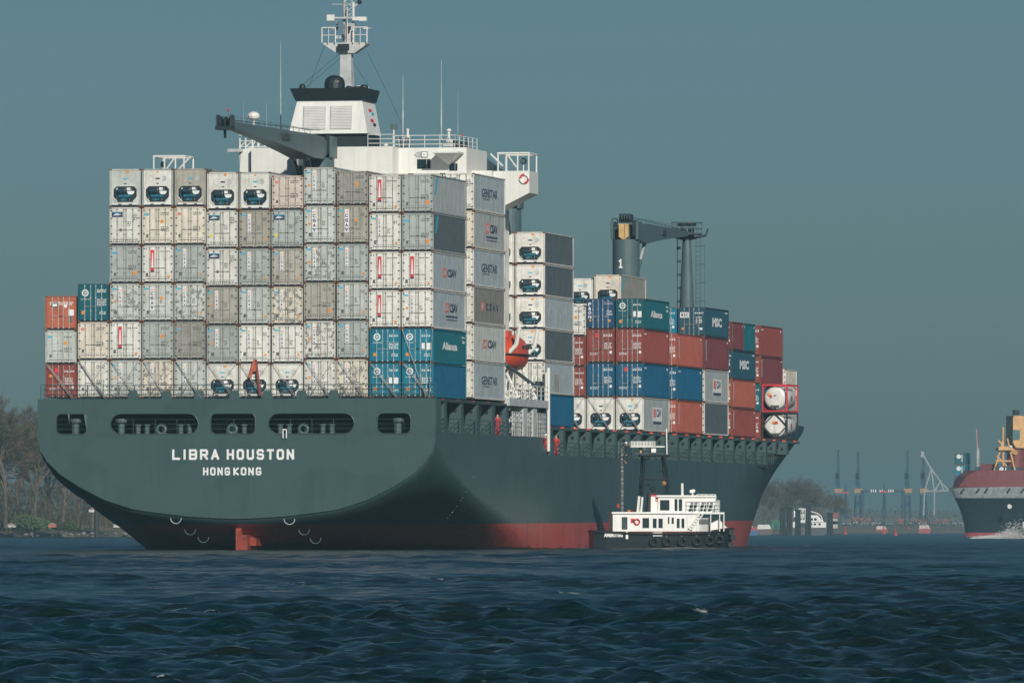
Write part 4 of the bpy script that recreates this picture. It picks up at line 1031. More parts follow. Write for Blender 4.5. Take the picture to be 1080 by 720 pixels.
C = dict(white=(.80, .79, .73), cream=(.76, .69, .58), pink=(.66, .56, .49), pale=(.58, .61, .57), grey=(.43, .47, .455), tan=(.44, .42, .36),
         old=(.33, .32, .285), bluegrey=(.42, .48, .51), dark=(.105, .13, .135), blue=(.004, .10, .20), teal=(.004, .115, .15), navy=(.012, .07, .17), brightteal=(.004, .20, .30),
         red=(.27, .060, .045), rust=(.40, .10, .065), orange=(.55, .15, .08), maroon=(.17, .04, .045), msc=(.014, .075, .115), brown=(.26, .25, .22))
WORDS = dict(white='white', cream='cream', pink='pinkish cream', pale='pale grey', grey='grey', tan='tan grey', old='weathered grey', bluegrey='blue grey', dark='dark grey', blue='deep blue', teal='teal', navy='navy blue', brightteal='bright teal', red='red brown', rust='rust red', orange='faded orange', maroon='maroon', msc='dark sea blue', brown='brownish grey')
ORD = ['first', 'second', 'third', 'fourth', 'fifth', 'sixth', 'seventh', 'eighth', 'ninth', 'tenth', 'eleventh', 'twelfth']
n_cont = 0
def container(v, u, z, h, L, end, col, label, group, side=None, sidecol=None, worn=False, var=0, framecol=None):
    """end: 'unit' | ('reefer', mark) | ('dry', mark)"""
    global n_cont; n_cont += 1
    if len(label.split()) > 16: print('LONG', label)
    e = empty('refrigerated_container' if end == 'unit' or end[0] == 'reefer' else 'shipping_container', W(v+rnd.uniform(-.02, .02), u+rnd.uniform(-.03, .03), z), -PHI, label, 'container', group)
    c = C[col]; jit = rnd.uniform(.92, 1.06); c = tuple(min(.85, x*jit) for x in c)
    sc_ = C[sidecol] if sidecol else c; paint = WORN if worn else PAINT
    kind = 'dry' if end[0] == 'dry' else 'reefer'
    inst('shell', shell_mesh(h, L, kind, PAINT), e, sc_)
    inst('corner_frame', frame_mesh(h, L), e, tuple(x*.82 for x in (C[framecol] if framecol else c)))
    if end == 'unit':
        A, Bm, Cm, Fm = unit_meshes(h, var % 6, PAINT)
        inst('unit_panel', A, e, c); b = inst('cooling_unit', Bm, e); inst('control_box', Cm, b); inst('fork_guard', Fm, b)
    else:
        for s in (1, -1):
            d = inst('door', door_mesh(h, kind, paint), e, c)
            if s < 0: d.scale = (-1, 1, 1)
        for x in ((-.62, -.1, .1, .62) if kind == 'reefer' else (-.66, -.2, .2, .66)):
            r = inst('locking_rod', rod_mesh(h, (LOUV if kind == 'dry' else RODM) if var % 4 else RODM), e, loc=(x, 0, 0))
            if x > 0: r.scale = (-1, 1, 1)
        inst('marking', mark_mesh(end[1], h, var % 6), e)
    if side: inst('side_marking', side_mesh(side, h, L), e)
    return e
VE = 15.23; PITCH = 2.535
def colv(c, ve=VE): return ve-CW/2-(11-c)*PITCH       # centre of column c (0 port .. 11 starboard)

K = {'U': 'unit'}
def describe(end, col, worn):
    w_ = WORDS[col]
    if worn: w_ = 'flaking '+w_
    if end == 'unit': return f'{w_} container with cooling unit'
    m = {'csav': 'vertical letters', 'csavbold': 'bold vertical letters', 'banner': 'red banner', 'navy': 'navy plate', 'plain': 'few marks',
         'drylogo': 'white disc', 'drytext': 'white lettering', 'drywhite': 'white stickers', 'msc': 'white label', 'pcol': 'white vertical letters'}[end[1]]
    return f'{w_} container with {m}'
def stack(bay, u, c, z, tiers, L=12.19, ve=VE, place=''):
    """tiers from the bottom: (height, end, colour, side, sidecolour, worn)"""
    n = len(tiers)
    for k, t in enumerate(tiers):
        h, end, col = t[0], t[1], t[2]; side = t[3] if len(t) > 3 else None; scol = t[4] if len(t) > 4 else None; worn = t[5] if len(t) > 5 else False
        where = 'bottom' if k == 0 else 'top' if k == n-1 else f'{ORD[k]} up'
        pl = place or f'{ORD[c]} column from left'
        container(colv(c, ve), u, z, h, L, end, col, f'{describe(end, col, worn)}, {where} in {pl}, {bay}', f'containers of the {bay}', side, scol, worn, c*5+k*3, t[6] if len(t) > 6 else None)
        z += h+.022
    return z
r_, d_ = (lambda m: ('reefer', m)), (lambda m: ('dry', m))
def T9(end, col, side=None, sc=None, worn=False, fr=None): return (H9, end, col, side, sc, worn, fr)
def T8(end, col, side=None, sc=None, worn=False, fr=None): return (H8, end, col, side, sc, worn, fr)
Z1 = 11.62
U = 'unit'
b1 = [
 [T8(d_('drytext'), 'red'), T8(d_('plain'), 'pale'), T8(d_('drywhite'), 'orange')],
 [T9(r_('plain'), 'white'), T9(r_('plain'), 'cream'), T9(d_('drylogo'), 'teal')],
 [T9(r_('csav'), 'pale'), T9(r_('banner'), 'white'), T9(r_('csav'), 'pale', worn=True), T9(r_('plain'), 'grey'), T9(r_('navy'), 'white'), T9(U, 'pale')],
 [T9(r_('csav'), 'cream', worn=True), T9(r_('plain'), 'grey'), T9(r_('csavbold'), 'pale'), T9(r_('banner'), 'white'), T9(r_('plain'), 'cream'), T9(U, 'white', fr='grey')],
 [T9(r_('csav'), 'pale'), T9(r_('plain'), 'old'), T9(r_('csav'), 'pale', worn=True), T9(r_('csav'), 'grey'), T9(r_('plain'), 'cream'), T9(U, 'tan')],
 [T8(U, 'white'), T9(r_('csav'), 'grey'), T9(r_('csav'), 'tan'), T9(r_('navy'), 'white'), T9(r_('navy'), 'white'), T9(U, 'white')],
 [T8(U, 'white'), T9(r_('csav'), 'white'), T9(r_('csav'), 'pale'), T9(r_('csav'), 'grey'), T9(r_('csav'), 'tan'), T9(U, 'white', fr='grey')],
 [T8(U, 'white'), T9(r_('csav'), 'white'), T9(r_('csav'), 'cream', worn=True), T9(r_('csav'), 'tan'), T9(r_('navy'), 'grey'), T8(r_('plain'), 'pink')],
 [T9(r_('csav'), 'white'), T9(r_('csav'), 'white', worn=True), T9(r_('plain'), 'tan'), T9(r_('csav'), 'pale', worn=True), T9(r_('csavbold'), 'pale'), T9(r_('csav'), 'pale')],
 [T9(r_('csav'), 'cream', worn=True), T9(r_('csav'), 'grey'), T9(r_('csav'), 'pale'), T9(r_('csav'), 'grey'), T9(r_('csavbold'), 'tan'), T8(r_('plain'), 'old')],
 [T8(d_('drylogo'), 'brightteal'), T8(d_('drylogo'), 'brightteal'), T9(r_('banner'), 'white'), T9(r_('banner'), 'white'), T9(r_('csav'), 'white'), T9(r_('banner'), 'white')],
 [T8(d_('drylogo'), 'brightteal', None, 'blue'), T8(d_('drylogo'), 'brightteal', 'alianca', 'teal'), T9(r_('csav'), 'white', 'csavbox', 'bluegrey'), T9(r_('banner'), 'white', 'csav', 'bluegrey'), T9(r_('plain'), 'grey', 'cyanbar', 'dark'), T9(r_('plain'), 'grey', 'cyanbar', 'grey')],
]
for c, t in enumerate(b1): stack('stern stack', .5, c, Z1, t)
# second stack: outboard column shows its side, the next ones peep over
b2 = [T9(r_('csav'), 'white', 'genstar', 'bluegrey'), T9(r_('csav'), 'white', 'csav', 'pale'), T9(r_('csav'), 'white', 'csavwide', 'brown'), T9(r_('csav'), 'white', 'genstar', 'bluegrey'), T9(r_('csav'), 'cream', 'csavbox', 'grey'), T9(r_('navy'), 'white', 'genstar', 'bluegrey')]
stack('second stack', 14.9, 11, Z1+.08, b2, ve=15.42, place='outboard column')
for c in (10, 9, 8):
    stack('second stack', 14.9, c, Z1+.08, [T9(U, 'white') for _ in range(6)], ve=15.42, place=['', 'one inboard', 'two inboard', 'three inboard'][11-c])
# stack ahead of the lifeboat
Z3 = 9.94
stack('stack beyond the lifeboat', 44.2, 11, Z3, [T8(d_('plain'), 'blue', None, 'blue'), T8(r_('plain'), 'white', 'patch', 'bluegrey'), T8(U, 'white', None, 'dark'), T8(U, 'white', None, 'bluegrey'), T8(U, 'white', None, 'dark'), T8(U, 'white', None, 'dark')], place='outboard column')
stack('stack beyond the lifeboat', 44.2, 10, Z3, [T8(U, 'white') for _ in range(6)], place='inner column')
Z4 = 10.0
b4n = 'pilot ladder stack'
stack(b4n, 87.8, 11, Z4, [T9(U, 'white', 'csavframe', 'grey'), T9(d_('drytext'), 'blue', 'code'), T9(d_('drytext'), 'red', 'code'), T8(d_('drylogo'), 'teal', 'alianca')], place='outboard column')
stack(b4n, 87.8, 10, Z4, [T9(U, 'white'), T9(d_('drytext'), 'blue'), T9(d_('drytext'), 'red'), T8(d_('pcol'), 'navy')], place='middle column')
stack(b4n, 87.8, 9, Z4, [T9(U, 'white'), T8(d_('drytext'), 'red'), T8(d_('drytext'), 'red'), T8(r_('plain'), 'white')], place='inner column')
b5n = 'next stack forward'
stack(b5n, 104, 11, Z4, [T9(d_('drytext'), 'rust', 'vcode', 'rust'), T9(d_('drytext'), 'blue', 'code'), T9(d_('drytext'), 'rust', 'vcode')], place='outboard column')
stack(b5n, 104, 10, Z4, [T9(d_('drytext'), 'red'), T9(d_('drytext'), 'navy'), T9(d_('drytext'), 'red')], place='inner column')
b6n = 'stack by crane one'
stack(b6n, 117.5, 11, Z4, [T9(r_('plain'), 'white', None, 'dark'), T9(r_('plain'), 'white', 'csavframe', 'grey'), T9(d_('drytext'), 'maroon', 'vcode'), T8(d_('msc'), 'msc', 'msc')], place='outboard column')
stack(b6n, 117.5, 10, Z4, [T9(d_('drytext'), 'red'), T9(d_('drytext'), 'red'), T9(d_('drytext'), 'red'), T8(d_('drytext'), 'brightteal')], place='one inboard')
stack(b6n, 117.5, 9, Z4, [T9(d_('drytext'), 'red'), T9(d_('drytext'), 'blue'), T9(d_('drytext'), 'red'), T8(d_('drytext'), 'maroon')], place='two inboard')
stack(b6n, 117.5, 8, Z4, [T9(r_('plain'), 'white'), T9(r_('plain'), 'pale'), T9(r_('plain'), 'white'), T8(r_('plain'), 'pale'), T9(U, 'cream', 'cyanbar', 'old')], place='three inboard')
stack(b6n, 117.5, 7, Z4, [T9(r_('plain'), 'white'), T9(r_('plain'), 'pale'), T9(r_('plain'), 'white'), T8(d_('drytext'), 'red'), T8(U, 'white')], place='four inboard')
b7n = 'low stack aft of tanks'
stack(b7n, 131.7, 11, Z4, [T8(d_('drytext'), 'red', 'vcode', 'red'), T8(d_('drytext'), 'rust', 'vcode', 'rust'), T8(d_('msc'), 'msc', 'msc')], place='outboard column')
stack(b7n, 131.7, 10, Z4, [T8(d_('drytext'), 'red'), T8(d_('drytext'), 'rust'), T8(d_('drytext'), 'rust')], place='inner column')
b8n = 'inner stack aft of tanks'
zz_ = stack(b8n, 146, 10, Z4, [T8(d_('drytext'), 'red'), T8(d_('drytext'), 'blue'), T8(d_('drytext'), 'red')], place='only column')
container(colv(10), 146, zz_+.3, H8, 6.06, d_('drytext'), 'maroon', 'short maroon container with white lettering, top of the inner stack near the bow', 'containers of the '+b8n, 'vcode', None, False, 3)
container(colv(10), 152.2, zz_+.3, H8, 6.06, d_('drytext'), 'teal', 'short teal container right behind the short maroon one, high near the bow', 'containers of the '+b8n, 'code', None, False, 3)
b9n = 'foremost stack'
stack(b9n, 161.4, 10, Z4, [T8(d_('drytext'), 'red'), T8(d_('drytext'), 'teal'), T8(d_('drytext'), 'red', 'vcode', 'maroon'), T9(d_('drytext'), 'red', 'code')], place='behind the tanks')
stack(b9n, 161.4, 9, Z4, [T8(d_('drytext'), 'red'), T8(d_('drytext'), 'teal'), T8(d_('drytext'), 'red'), T9(d_('drytext'), 'rust')], place='inner column')
container(S(829, 0, 175)[0]-1.22, 175, 11.7+H8, H8, 6.06, r_('plain'), 'white', 'small white container standing alone ahead of the tanks near the bow', 'containers of the bow', None, 'cream', False, 2)
container(S(829, 0, 175)[0]-1.22, 175, 11.68, H8, 6.06, r_('plain'), 'grey', 'grey container below the small white one near the bow', 'containers of the bow', None, 'grey', False, 2)
# tank containers
def tank(z, fcol, label, var):
    e = empty('tank_container', W(colv(11), 161.4, z), -PHI, label, 'tank container', 'tank containers at the bow')
    fm = M('tank_frame_'+fcol, {'red': (.55, .04, .05), 'black': (.02, .025, .025)}[fcol], .5, var=.1); L, h, r = 6.06, H8, .07
    q = MB(); a = CW/2-r; 
    for x in (-a, a):
        for y in (r, L-r): q.box(x-r, x+r, y-r, y+r, 0, h, fm)
        for zz in (r, h-r): q.box(x-r, x+r, 2*r, L-2*r, zz-r, zz+r, fm)
    for y in (r, L-r):
        for zz in (r, h-r): q.box(-a+r, a-r, y-r, y+r, zz-r, zz+r, fm)
    if fcol == 'black':
        for y in (r, L-r):
            for p, qq in (((-a, h/2), (0, h-.1)), ((0, h-.1), (a, h/2)), ((a, h/2), (0, .1)), ((0, .1), (-a, h/2))): q.tube((p[0], y-.0, p[1]), (qq[0], y, qq[1]), .06, fm, n=4)
    else:
        for y in (r, L-r):
            for sx in (-1, 1):
                for sz in (0, 1): q.tube((sx*a, y, h*sz+(.5 if sz == 0 else -.5)), (sx*(a-.5), y, h*sz+(.05 if sz == 0 else -.05)), .05, fm, n=4)
    q.obj('tank_frame', e)
    q = MB(); n = 28; sec = [(.22, .35), (.18, .75), (.25, .98), (.45, 1.08), (L-.45, 1.08), (L-.25, .98), (L-.18, .4)]; vs = []
    for y, rr in sec: vs += [(rr*math.cos(2*math.pi*i/n), y, h/2+rr*math.sin(2*math.pi*i/n)) for i in range(n)]
    fs = [(i*n+k, i*n+(k+1) % n, (i+1)*n+(k+1) % n, (i+1)*n+k) for i in range(len(sec)-1) for k in range(n)]+[tuple(range(n))[::-1], tuple((len(sec)-1)*n+k for k in range(n))]
    q.add(vs, fs, M('tank_white', (.72, .70, .66), .4, var=.1, streak=.3)); q.obj('tank_barrel', e, True)
    q = MB(); ang = R(-45 if fcol == 'red' else 0)
    cx, cz = (-.5, h*.60) if fcol == 'red' else (.0, h*.62)
    for s, mm in ((-1, ORANGED), (1, REDD)):
        pts = []
        for dx, dz in ((0, -.11), (.28, -.11), (.28, .11), (0, .11)):
            dx *= s; pts.append((cx+dx*math.cos(ang)-dz*math.sin(ang), .13, cz+dx*math.sin(ang)+dz*math.cos(ang)))
        q.add(pts, [(0, 1, 2, 3)] if s > 0 else [(3, 2, 1, 0)], mm)
    q.box(-.1, .12, .11, .13, h*.72-.35, h*.72-.3, NAVYD); q.box(-.4, .4, .1, .13, .45, .62, GREYD); q.tube((0, .05, .28), (0, .3, .28), .12, BLACK, n=10); q.obj('hazard_placard', e)
    for s in (1,):
        q = MB(); q.ball((1.07, L*.5, h*.5), .3, M('rust_stain', (.24, .12, .08), .8), 10, 5, sx=.08, sy=1.6); q.obj('rust_patch', e)
tank(10.0, 'black', 'white tank container in a black diamond frame, lower of two at the bow', 0)
tank(10.0+H8+.03, 'red', 'white tank container in a bright red frame, upper of two at the bow', 1)

# lashing rods over the bottom tiers
LR = []
def lashing(v0, z0, v1, z1, u, where, grp):
    q = MB(); q.tube((0, 0, 0), (v1-v0, 0, z1-z0), .021, RODM, n=5); q.tube((0, 0, 0), ((v1-v0)*.3, 0, (z1-z0)*.3), .038, RODD, n=5)
    o = q.obj('lashing_rod', None, loc=W(v0, u, z0), rz=-PHI); tag(o, where, 'lashing rod', grp)
LG = 'lashing rods at the stern'
def LW(c, d): return f'lashing rod, {d}, over bottom container of stern column {["one", "two", "three", "four", "five", "six", "seven", "eight", "nine", "ten", "eleven", "twelve"][c]}'
for c in range(12):
    v = colv(c); h = (b1[c][0][0])-.08; a = 1.05; b = rnd.uniform(.1, .4)
    lashing(v-a+b, Z1-.02, v+a, Z1+h, .36, LW(c, 'rising to the right'), LG); lashing(v+a-b, Z1-.02, v-a, Z1+h, .30, LW(c, 'rising to the left'), LG)
    lashing(v+a-b+.14, Z1-.02, v-a+.13, Z1+h, .30, LW(c, 'right twin of two rising left'), LG)
    if c == 11:
        lashing(v+.7, Z1-.02, v-1.15, Z1+H8*2, .25, 'longest lashing rod, crossing two teal containers at the starboard quarter', LG)
        lashing(v+.95, Z1-.02, v+1.2, Z1+H8*2, .25, 'upright lashing rod at the corner of the outboard teal containers', LG)
    elif c in (1, 4): lashing(v+a-.1, Z1-.02, v-a-.05, Z1+h+.3, .24, LW(c, 'the longest one rising left'), LG)
LG4 = 'lashing rods amidships'
def LW4(c, d): return 'lashing rod '+d+' over the '+['inner', 'middle', 'outboard'][c-9]+' cooling unit above the pilot ladder'
for c in (9, 10, 11):
    v = colv(c); a = 1.05
    lashing(v-.1+.9, Z4, v-a, Z4+2.8, 87.6, LW4(c, 'rising left'), LG4); lashing(v+.9, Z4, v-a+.12, Z4+2.8, 87.6, LW4(c, 'as right twin rising left'), LG4); lashing(v-.9, Z4, v+a, Z4+2.8, 87.55, LW4(c, 'rising right'), LG4)
# orange twist locks along the outboard edge
for u in list(np.arange(3.5, 27, 5.7))+list(np.arange(45.2, 165, 5.7)):
    q = MB(); z = 11.5 if u < 28 else 9.9; q.box(15.1, 15.42, u, u+.5, z-.1, z+.04, ORANGED if False else M('twist_lock_red', (.60, .09, .05), .6)); q.obj('twist_lock', ship)
# stern derrick: orange A frame
q = MB(); OR = M('faded_orange', (.48, .12, .05), .6)
(x0, z0), (xt, zt), (x1, z1) = S(268, 399, .2), S(270, 379, .2), S(272.5, 400, .2)
xl, zl = S(262, 398, .2); xr, zr_ = S(273.5, 417, .2); xa, za = S(269, 379, .2)
q.hexa([(xl, .1, zl), (xl+.22, .1, zl), (xl+.22, .25, zl), (xl, .25, zl)], [(xa-.1, .1, za), (xa+.12, .1, za), (xa+.12, .25, za), (xa-.1, .25, za)], OR)
q.hexa([(xr, .1, zr_), (xr+.14, .1, zr_), (xr+.14, .25, zr_), (xr, .25, zr_)], [(xa-.0, .1, za), (xa+.15, .1, za), (xa+.15, .25, za), (xa-.0, .25, za)], M('dull_red', (.25, .05, .04), .6))
q.prism([(xl+.28, zl+.45), (xr-.05, zl+.45), (xa+.12, za), (xa-.1, za)], 'y', .12, .22, OR)
q.obj('stern_flag_frame', ship)

# ================================================================= PEOPLE
def person(loc, rz, label, suit, helmet, pose='stand', group=None):
    e = empty('person', loc, rz, label, 'person', group)
    if pose == 'stand':
        J = dict(pel=(0, 0, .95), chest=(0, -.02, 1.3), neck=(0, 0, 1.5), head=(0, 0, 1.63), htop=(0, 0, 1.75), sL=(-.19, 0, 1.43), eL=(-.27, .02, 1.15), wL=(-.24, -.12, .93), hL=(-.23, -.17, .86), sR=(.19, 0, 1.43), eR=(.28, .02, 1.16), wR=(.27, -.1, .92), hR=(.26, -.14, .85), kL=(-.12, -.03, .5), aL=(-.14, 0, .08), tL=(-.15, -.18, .03), kR=(.12, -.03, .5), aR=(.15, 0, .08), tR=(.16, -.18, .03))
    else:
        J = dict(pel=(0, 0, .95), chest=(0, .08, 1.3), neck=(0, .14, 1.5), head=(0, .16, 1.64), htop=(0, .16, 1.76), sL=(-.19, .1, 1.43), eL=(-.3, .25, 1.5), wL=(-.2, .4, 1.65), hL=(-.19, .45, 1.7), sR=(.19, .1, 1.43), eR=(.3, .22, 1.3), wR=(.2, .4, 1.35), hR=(.19, .45, 1.4), kL=(-.14, .28, .62), aL=(-.14, .2, .22), tL=(-.14, .38, .16), kR=(.14, .08, .5), aR=(.14, .1, .08), tR=(.14, .3, .03))
    Rr = dict(pel=.15, chest=.17, neck=.06, head=.1, htop=.075, sL=.07, eL=.05, wL=.035, hL=.04, sR=.07, eR=.05, wR=.035, hR=.04, kL=.07, aL=.05, tL=.045, kR=.07, aR=.05, tR=.045)
    E = [('pel', 'chest'), ('chest', 'neck'), ('neck', 'head'), ('head', 'htop'), ('chest', 'sL'), ('sL', 'eL'), ('eL', 'wL'), ('wL', 'hL'), ('chest', 'sR'), ('sR', 'eR'), ('eR', 'wR'), ('wR', 'hR'), ('pel', 'kL'), ('kL', 'aL'), ('aL', 'tL'), ('pel', 'kR'), ('kR', 'aR'), ('aR', 'tR')]
    def skin(names, extra, nm, mat):
        ks = [k for k in J if k in names]; me = bpy.data.meshes.new('s'); me.from_pydata([J[k] for k in ks], [(ks.index(a), ks.index(b)) for a, b in E if a in ks and b in ks], [])
        o = bpy.data.objects.new('s', me); COL.objects.link(o); o.modifiers.new('s', 'SKIN'); sub = o.modifiers.new('u', 'SUBSURF'); sub.levels = 1
        if not me.skin_vertices:
            bm = bmesh.new(); bm.from_mesh(me); bm.verts.layers.skin.verify(); bm.to_mesh(me); bm.free()
        for k, sv_ in zip(ks, me.skin_vertices[0].data): rr = Rr[k]+extra; sv_.radius = (rr, rr); sv_.use_root = (k == 'pel')
        m2 = bpy.data.meshes.new_from_object(o.evaluated_get(bpy.context.evaluated_depsgraph_get())); bpy.data.objects.remove(o)
        m2.materials.clear(); m2.materials.append(mat); m2.polygons.foreach_set('use_smooth', [True]*len(m2.polygons))
        return inst(nm, m2, e)
    skin(set(J), 0, 'body', SKIN)
    skin(set(J)-{'neck', 'head', 'htop', 'hL', 'hR', 'tL', 'tR'}, .018, 'coverall', suit)
    if helmet:
        h = J['head']; q = MB(); q.ball((h[0], h[1], h[2]+.06), .135, helmet, 12, 6, z0=-.1); q.tube((h[0], h[1], h[2]+.04), (h[0], h[1], h[2]+.06), .16, helmet, n=12); q.obj('helmet', e)
    return e
SR, SB, SK = M('suit_red', (.42, .03, .04), .8), M('suit_blue', (.03, .10, .32), .8), M('suit_dark', (.02, .035, .045), .8)
HW = M('helmet_white', (.8, .8, .78), .4)
def deckman(px, u, z, label, suit, hel=HW, rz=0, pose='stand'):
    k = (px-540)/F; v = S(px, 0, u)[0]; person(W(v, u, z), rz-PHI, label, suit, hel, pose)
deckman(524.5, 26.6, 8.9, 'person in red jacket on the side deck just aft of the boat deck', SR, None)
deckman(530.5, 27.8, 8.9, 'person in blue overalls and white helmet beside the one in red', SB)
deckman(515, 24.0, 8.9, 'person in dark clothes and white helmet nearest the stern on the side deck', SK, HW, .8)
deckman(575.5, 45.2, 7.5, 'person in red overalls and white helmet by the white davit post', SR)
deckman(586.5, 50.0, 7.5, 'bareheaded person in red between the grey pillars right of the davit post', SR, None)
def ladder_and_pilot():
    px = 656.5; k = (px-540)/F; vv = HB+.08; u = (k*(SO.y-SP*vv)-SO.x-CP*vv)/(SP-k*CP)
    base = W(vv, u, 3.0); q = MB()
    for s in (-.22, .22):
        q.tube((0, s, 0), (0, s, 5.4), .025, RODM, n=4)
    o = tag(q.obj('pilot_ladder', None, loc=base, rz=-PHI), 'rope pilot ladder hanging down the grey hull to the pilot boat', 'rope ladder')
    for i in range(16):
        st = MB(); st.box(-.06, .08, -.25, .25, i*.34+.05, i*.34+.11, LOUV if i % 3 else RODD); st.obj('rung', o)
    person(W(HB+.55, u, 7.15), -PHI+R(90), 'pilot in dark clothes and white helmet climbing onto the ship from the ladder', SK, HW, 'climb')
ladder_and_pilot()

# ================================================================= PILOT BOAT
def pilot_boat():
    Y = 720; L = 11.75; c = at(698.5, HZ, Y)
    e = empty('pilot_boat', (c.x, Y, 0), R(7), 'small black and white pilot boat alongside the big grey hull', 'pilot boat')
    HM = M('pilot_hull_black', (.012, .022, .026), .35, var=.3); WB = M('pilot_white', (.80, .79, .75), .4, var=.05, streak=.12)
    st = []; n = 25
    for i in range(n):
        t = i/(n-1); x = -L/2+L*t
        hw = 1.9*min(1, (.82+t*3.0))*(1-max(0, (t-.62)/.38)**2.2); dk = 1.56-.42*t*(1-t)*2.2+(.28 if t > .8 else 0)*(t-.8)*4
        st.append((x, max(.02, hw), dk))
    vs = []
    for x, hw, dk in st:
        bow = max(0, (x-L*.2)/(L*.3)); 
        for s in (-1, 1):
            vs += [(x-.3*bow**2, s*hw*.35, -.6), (x-.2*bow**2, s*hw*.9, 0), (x, s*hw, dk)]
    fs = []
    for i in range(n-1):
        a, b = i*6, (i+1)*6
        fs += [(a, b, b+1, a+1), (a+1, b+1, b+2, a+2), (a+4, b+4, b+3, a+3), (a+5, b+5, b+4, a+4), (a+2, b+2, b+5, a+5)]
    fs += [(0, 1, 2, 5, 4, 3), tuple((n-1)*6+k for k in (3, 4, 5, 2, 1, 0))]
    MB().add(vs, fs, HM).obj('hull', e)
    q = MB()
    for i in range(n-1):
        for s in (-1, 1): q.tube((st[i][0], s*(st[i][1]+.05), st[i][2]-.12), (st[i+1][0], s*(st[i+1][1]+.05), st[i+1][2]-.12), .1, BLACK, n=6)
    q.obj('rubbing_strake', e)
    s_ = F/Y; X = lambda px: (px-698.5)/s_; Z = lambda py: CH+(HZ-py)/s_
    t = MB(); put_text(t, 'AMERUTEG', X(633), X(653), Z(566), Z(562), -1.97, WHITE, bold=.05); 
    o = t.obj('name_lettering', e)
    # tyre fenders
    for px, py in ((686, 565), (700, 566), (716, 567), (732, 567), (746, 565), (757, 562)):
        x = X(px); hw = float(np.interp(x, [a[0] for a in st], [a[1] for a in st])); dk = float(np.interp(x, [a[0] for a in st], [a[2] for a in st]))
        q = MB(); q.ring((x, -hw-.12, dk-.75), .3, .11, BLACK, 'y', 12); q.path([(x, -hw-.1, dk-.45), (x-.15, -hw+.05, dk+.05)], .02, RODM, 4); q.obj('tyre_fender', e)
    for k, (dx, zz) in enumerate(((-.05, .35), (.15, .9), (.0, 1.35))):
        q = MB(); q.tube((L/2-.25+dx, -.55, zz), (L/2-.25+dx, .55, zz), .24, BLACK, n=10); q.obj('bow_fender', e)
    # main deckhouse
    yf = -1.35
    def win(a, b, c_, d, par, y=yf, slant=0):
        q = MB(); x0, x1, z0, z1 = X(a), X(b), Z(d), Z(c_); q.hexa([(x0, y-.025, z0), (x1, y-.025, z0), (x1, y+.02, z0), (x0, y+.02, z0)], [(x0+slant, y-.025, z1), (x1+slant, y-.025, z1), (x1+slant, y+.02, z1), (x0+slant, y+.02, z1)], GLASS); q.obj('window', par)
    m = MB(); m.box(X(643.5), X(735), yf, 1.35, Z(560), Z(541.5), WB); m.box(X(643.5)-.1, X(728)+.1, yf-.15, 1.5, Z(541.5), Z(539.6), WB)
    dh = m.obj('deckhouse', e)
    for a in ((675, 682, 546, 556.5), (686, 690, 546.5, 556.5), (692, 696.5, 546.5, 556.5), (702, 703.5, 545, 552), (706, 708.3, 545.5, 552), (711.5, 714.5, 546.5, 556.5), (716.5, 719.5, 546.5, 556.5)): win(*a, dh)
    q = MB(); q.box(X(653), X(659), yf-.03, yf+.02, Z(558), Z(545), DKG); q.obj('doorway', dh)
    q = MB(); q.box(X(662.5), X(666.5), yf-.05, yf, Z(551), Z(546.5), REDD); q.box(X(664.2), X(665.6), yf-.07, yf-.04, Z(550.5), Z(547.5), BLACK); q.obj('notice_panel', dh)
    q = MB(); q.ring((X(669), yf-.1, Z(550)), .22, .06, REDD, 'y', 12); tag(q.obj('lifebuoy', None, loc=e.location, rz=R(7)), 'red lifebuoy on the white deckhouse side of the pilot boat', 'lifebuoy')
    # aft shelter of the bow deck with posts
    m = MB(); m.box(X(720), X(762), yf-.1, 1.4, Z(541.8), Z(540), WB); 
    for px in (723, 732.5, 747.5, 757, 761.5): m.tube((X(px), yf, Z(560)), (X(px), yf, Z(541)), .05, WB, n=6)
    m.obj('foredeck_canopy', e)
    m = MB(); m.box(X(735), X(747), -.9, .9, Z(560), Z(546), LOUV); m.box(X(735), X(746), -1.0, -.9, Z(552), Z(547), GREYD); m.obj('companion_hatch', e)
    m = MB(); m.prism([(X(748), Z(559)), (X(766), Z(556)), (X(764), Z(555)), (X(757), Z(547.5)), (X(748), Z(552))], 'y', -1.1, 1.1, WB); m.obj('bow_ramp', e)
    q = MB(); q.path([(X(724), yf-.2, Z(557)), (X(736), yf-.2, Z(541))], .06, WB, 5); q.path([(X(727), yf-.2, Z(558)), (X(739), yf-.2, Z(542))], .06, WB, 5)
    for i in range(7): t_ = i/6; q.tube((X(724+12*t_), yf-.2, Z(557-16*t_)), (X(727+12*t_), yf-.2, Z(558-16*t_)), .035, WB, n=4)
    q.obj('stairway', e)
    # wheelhouse
    m = MB(); y2 = -1.15
    m.hexa([(X(692), y2, Z(540)), (X(750), y2, Z(540)), (X(750), 1.15, Z(540)), (X(692), 1.15, Z(540))], [(X(692), y2, Z(524)), (X(754), y2, Z(524)), (X(754), 1.15, Z(524)), (X(692), 1.15, Z(524))], WB)
    m.box(X(690), X(753.5), y2-.15, 1.3, Z(524), Z(522), WB); wh = m.obj('wheelhouse', e)
    for a in ((694, 704, 527, 538), (709.5, 712.5, 526, 538.5), (714, 717.5, 526, 538.5)): win(*a, wh, y2)
    for a in (724, 728, 735.5, 740, 744.5): win(a, a+3.4, 530, 539, wh, y2, .22)
    q = MB(); q.rail([(X(722), y2-.25, Z(540)), (X(757), y2-.25, Z(540)), (X(757), 1.2, Z(540))], .95, WB, 3, .55, .03); q.rail([(X(733), y2-.05, Z(525)), (X(753), y2-.05, Z(525))], .3, WB, 1, .4, .025); q.obj('bridge_rail', e)
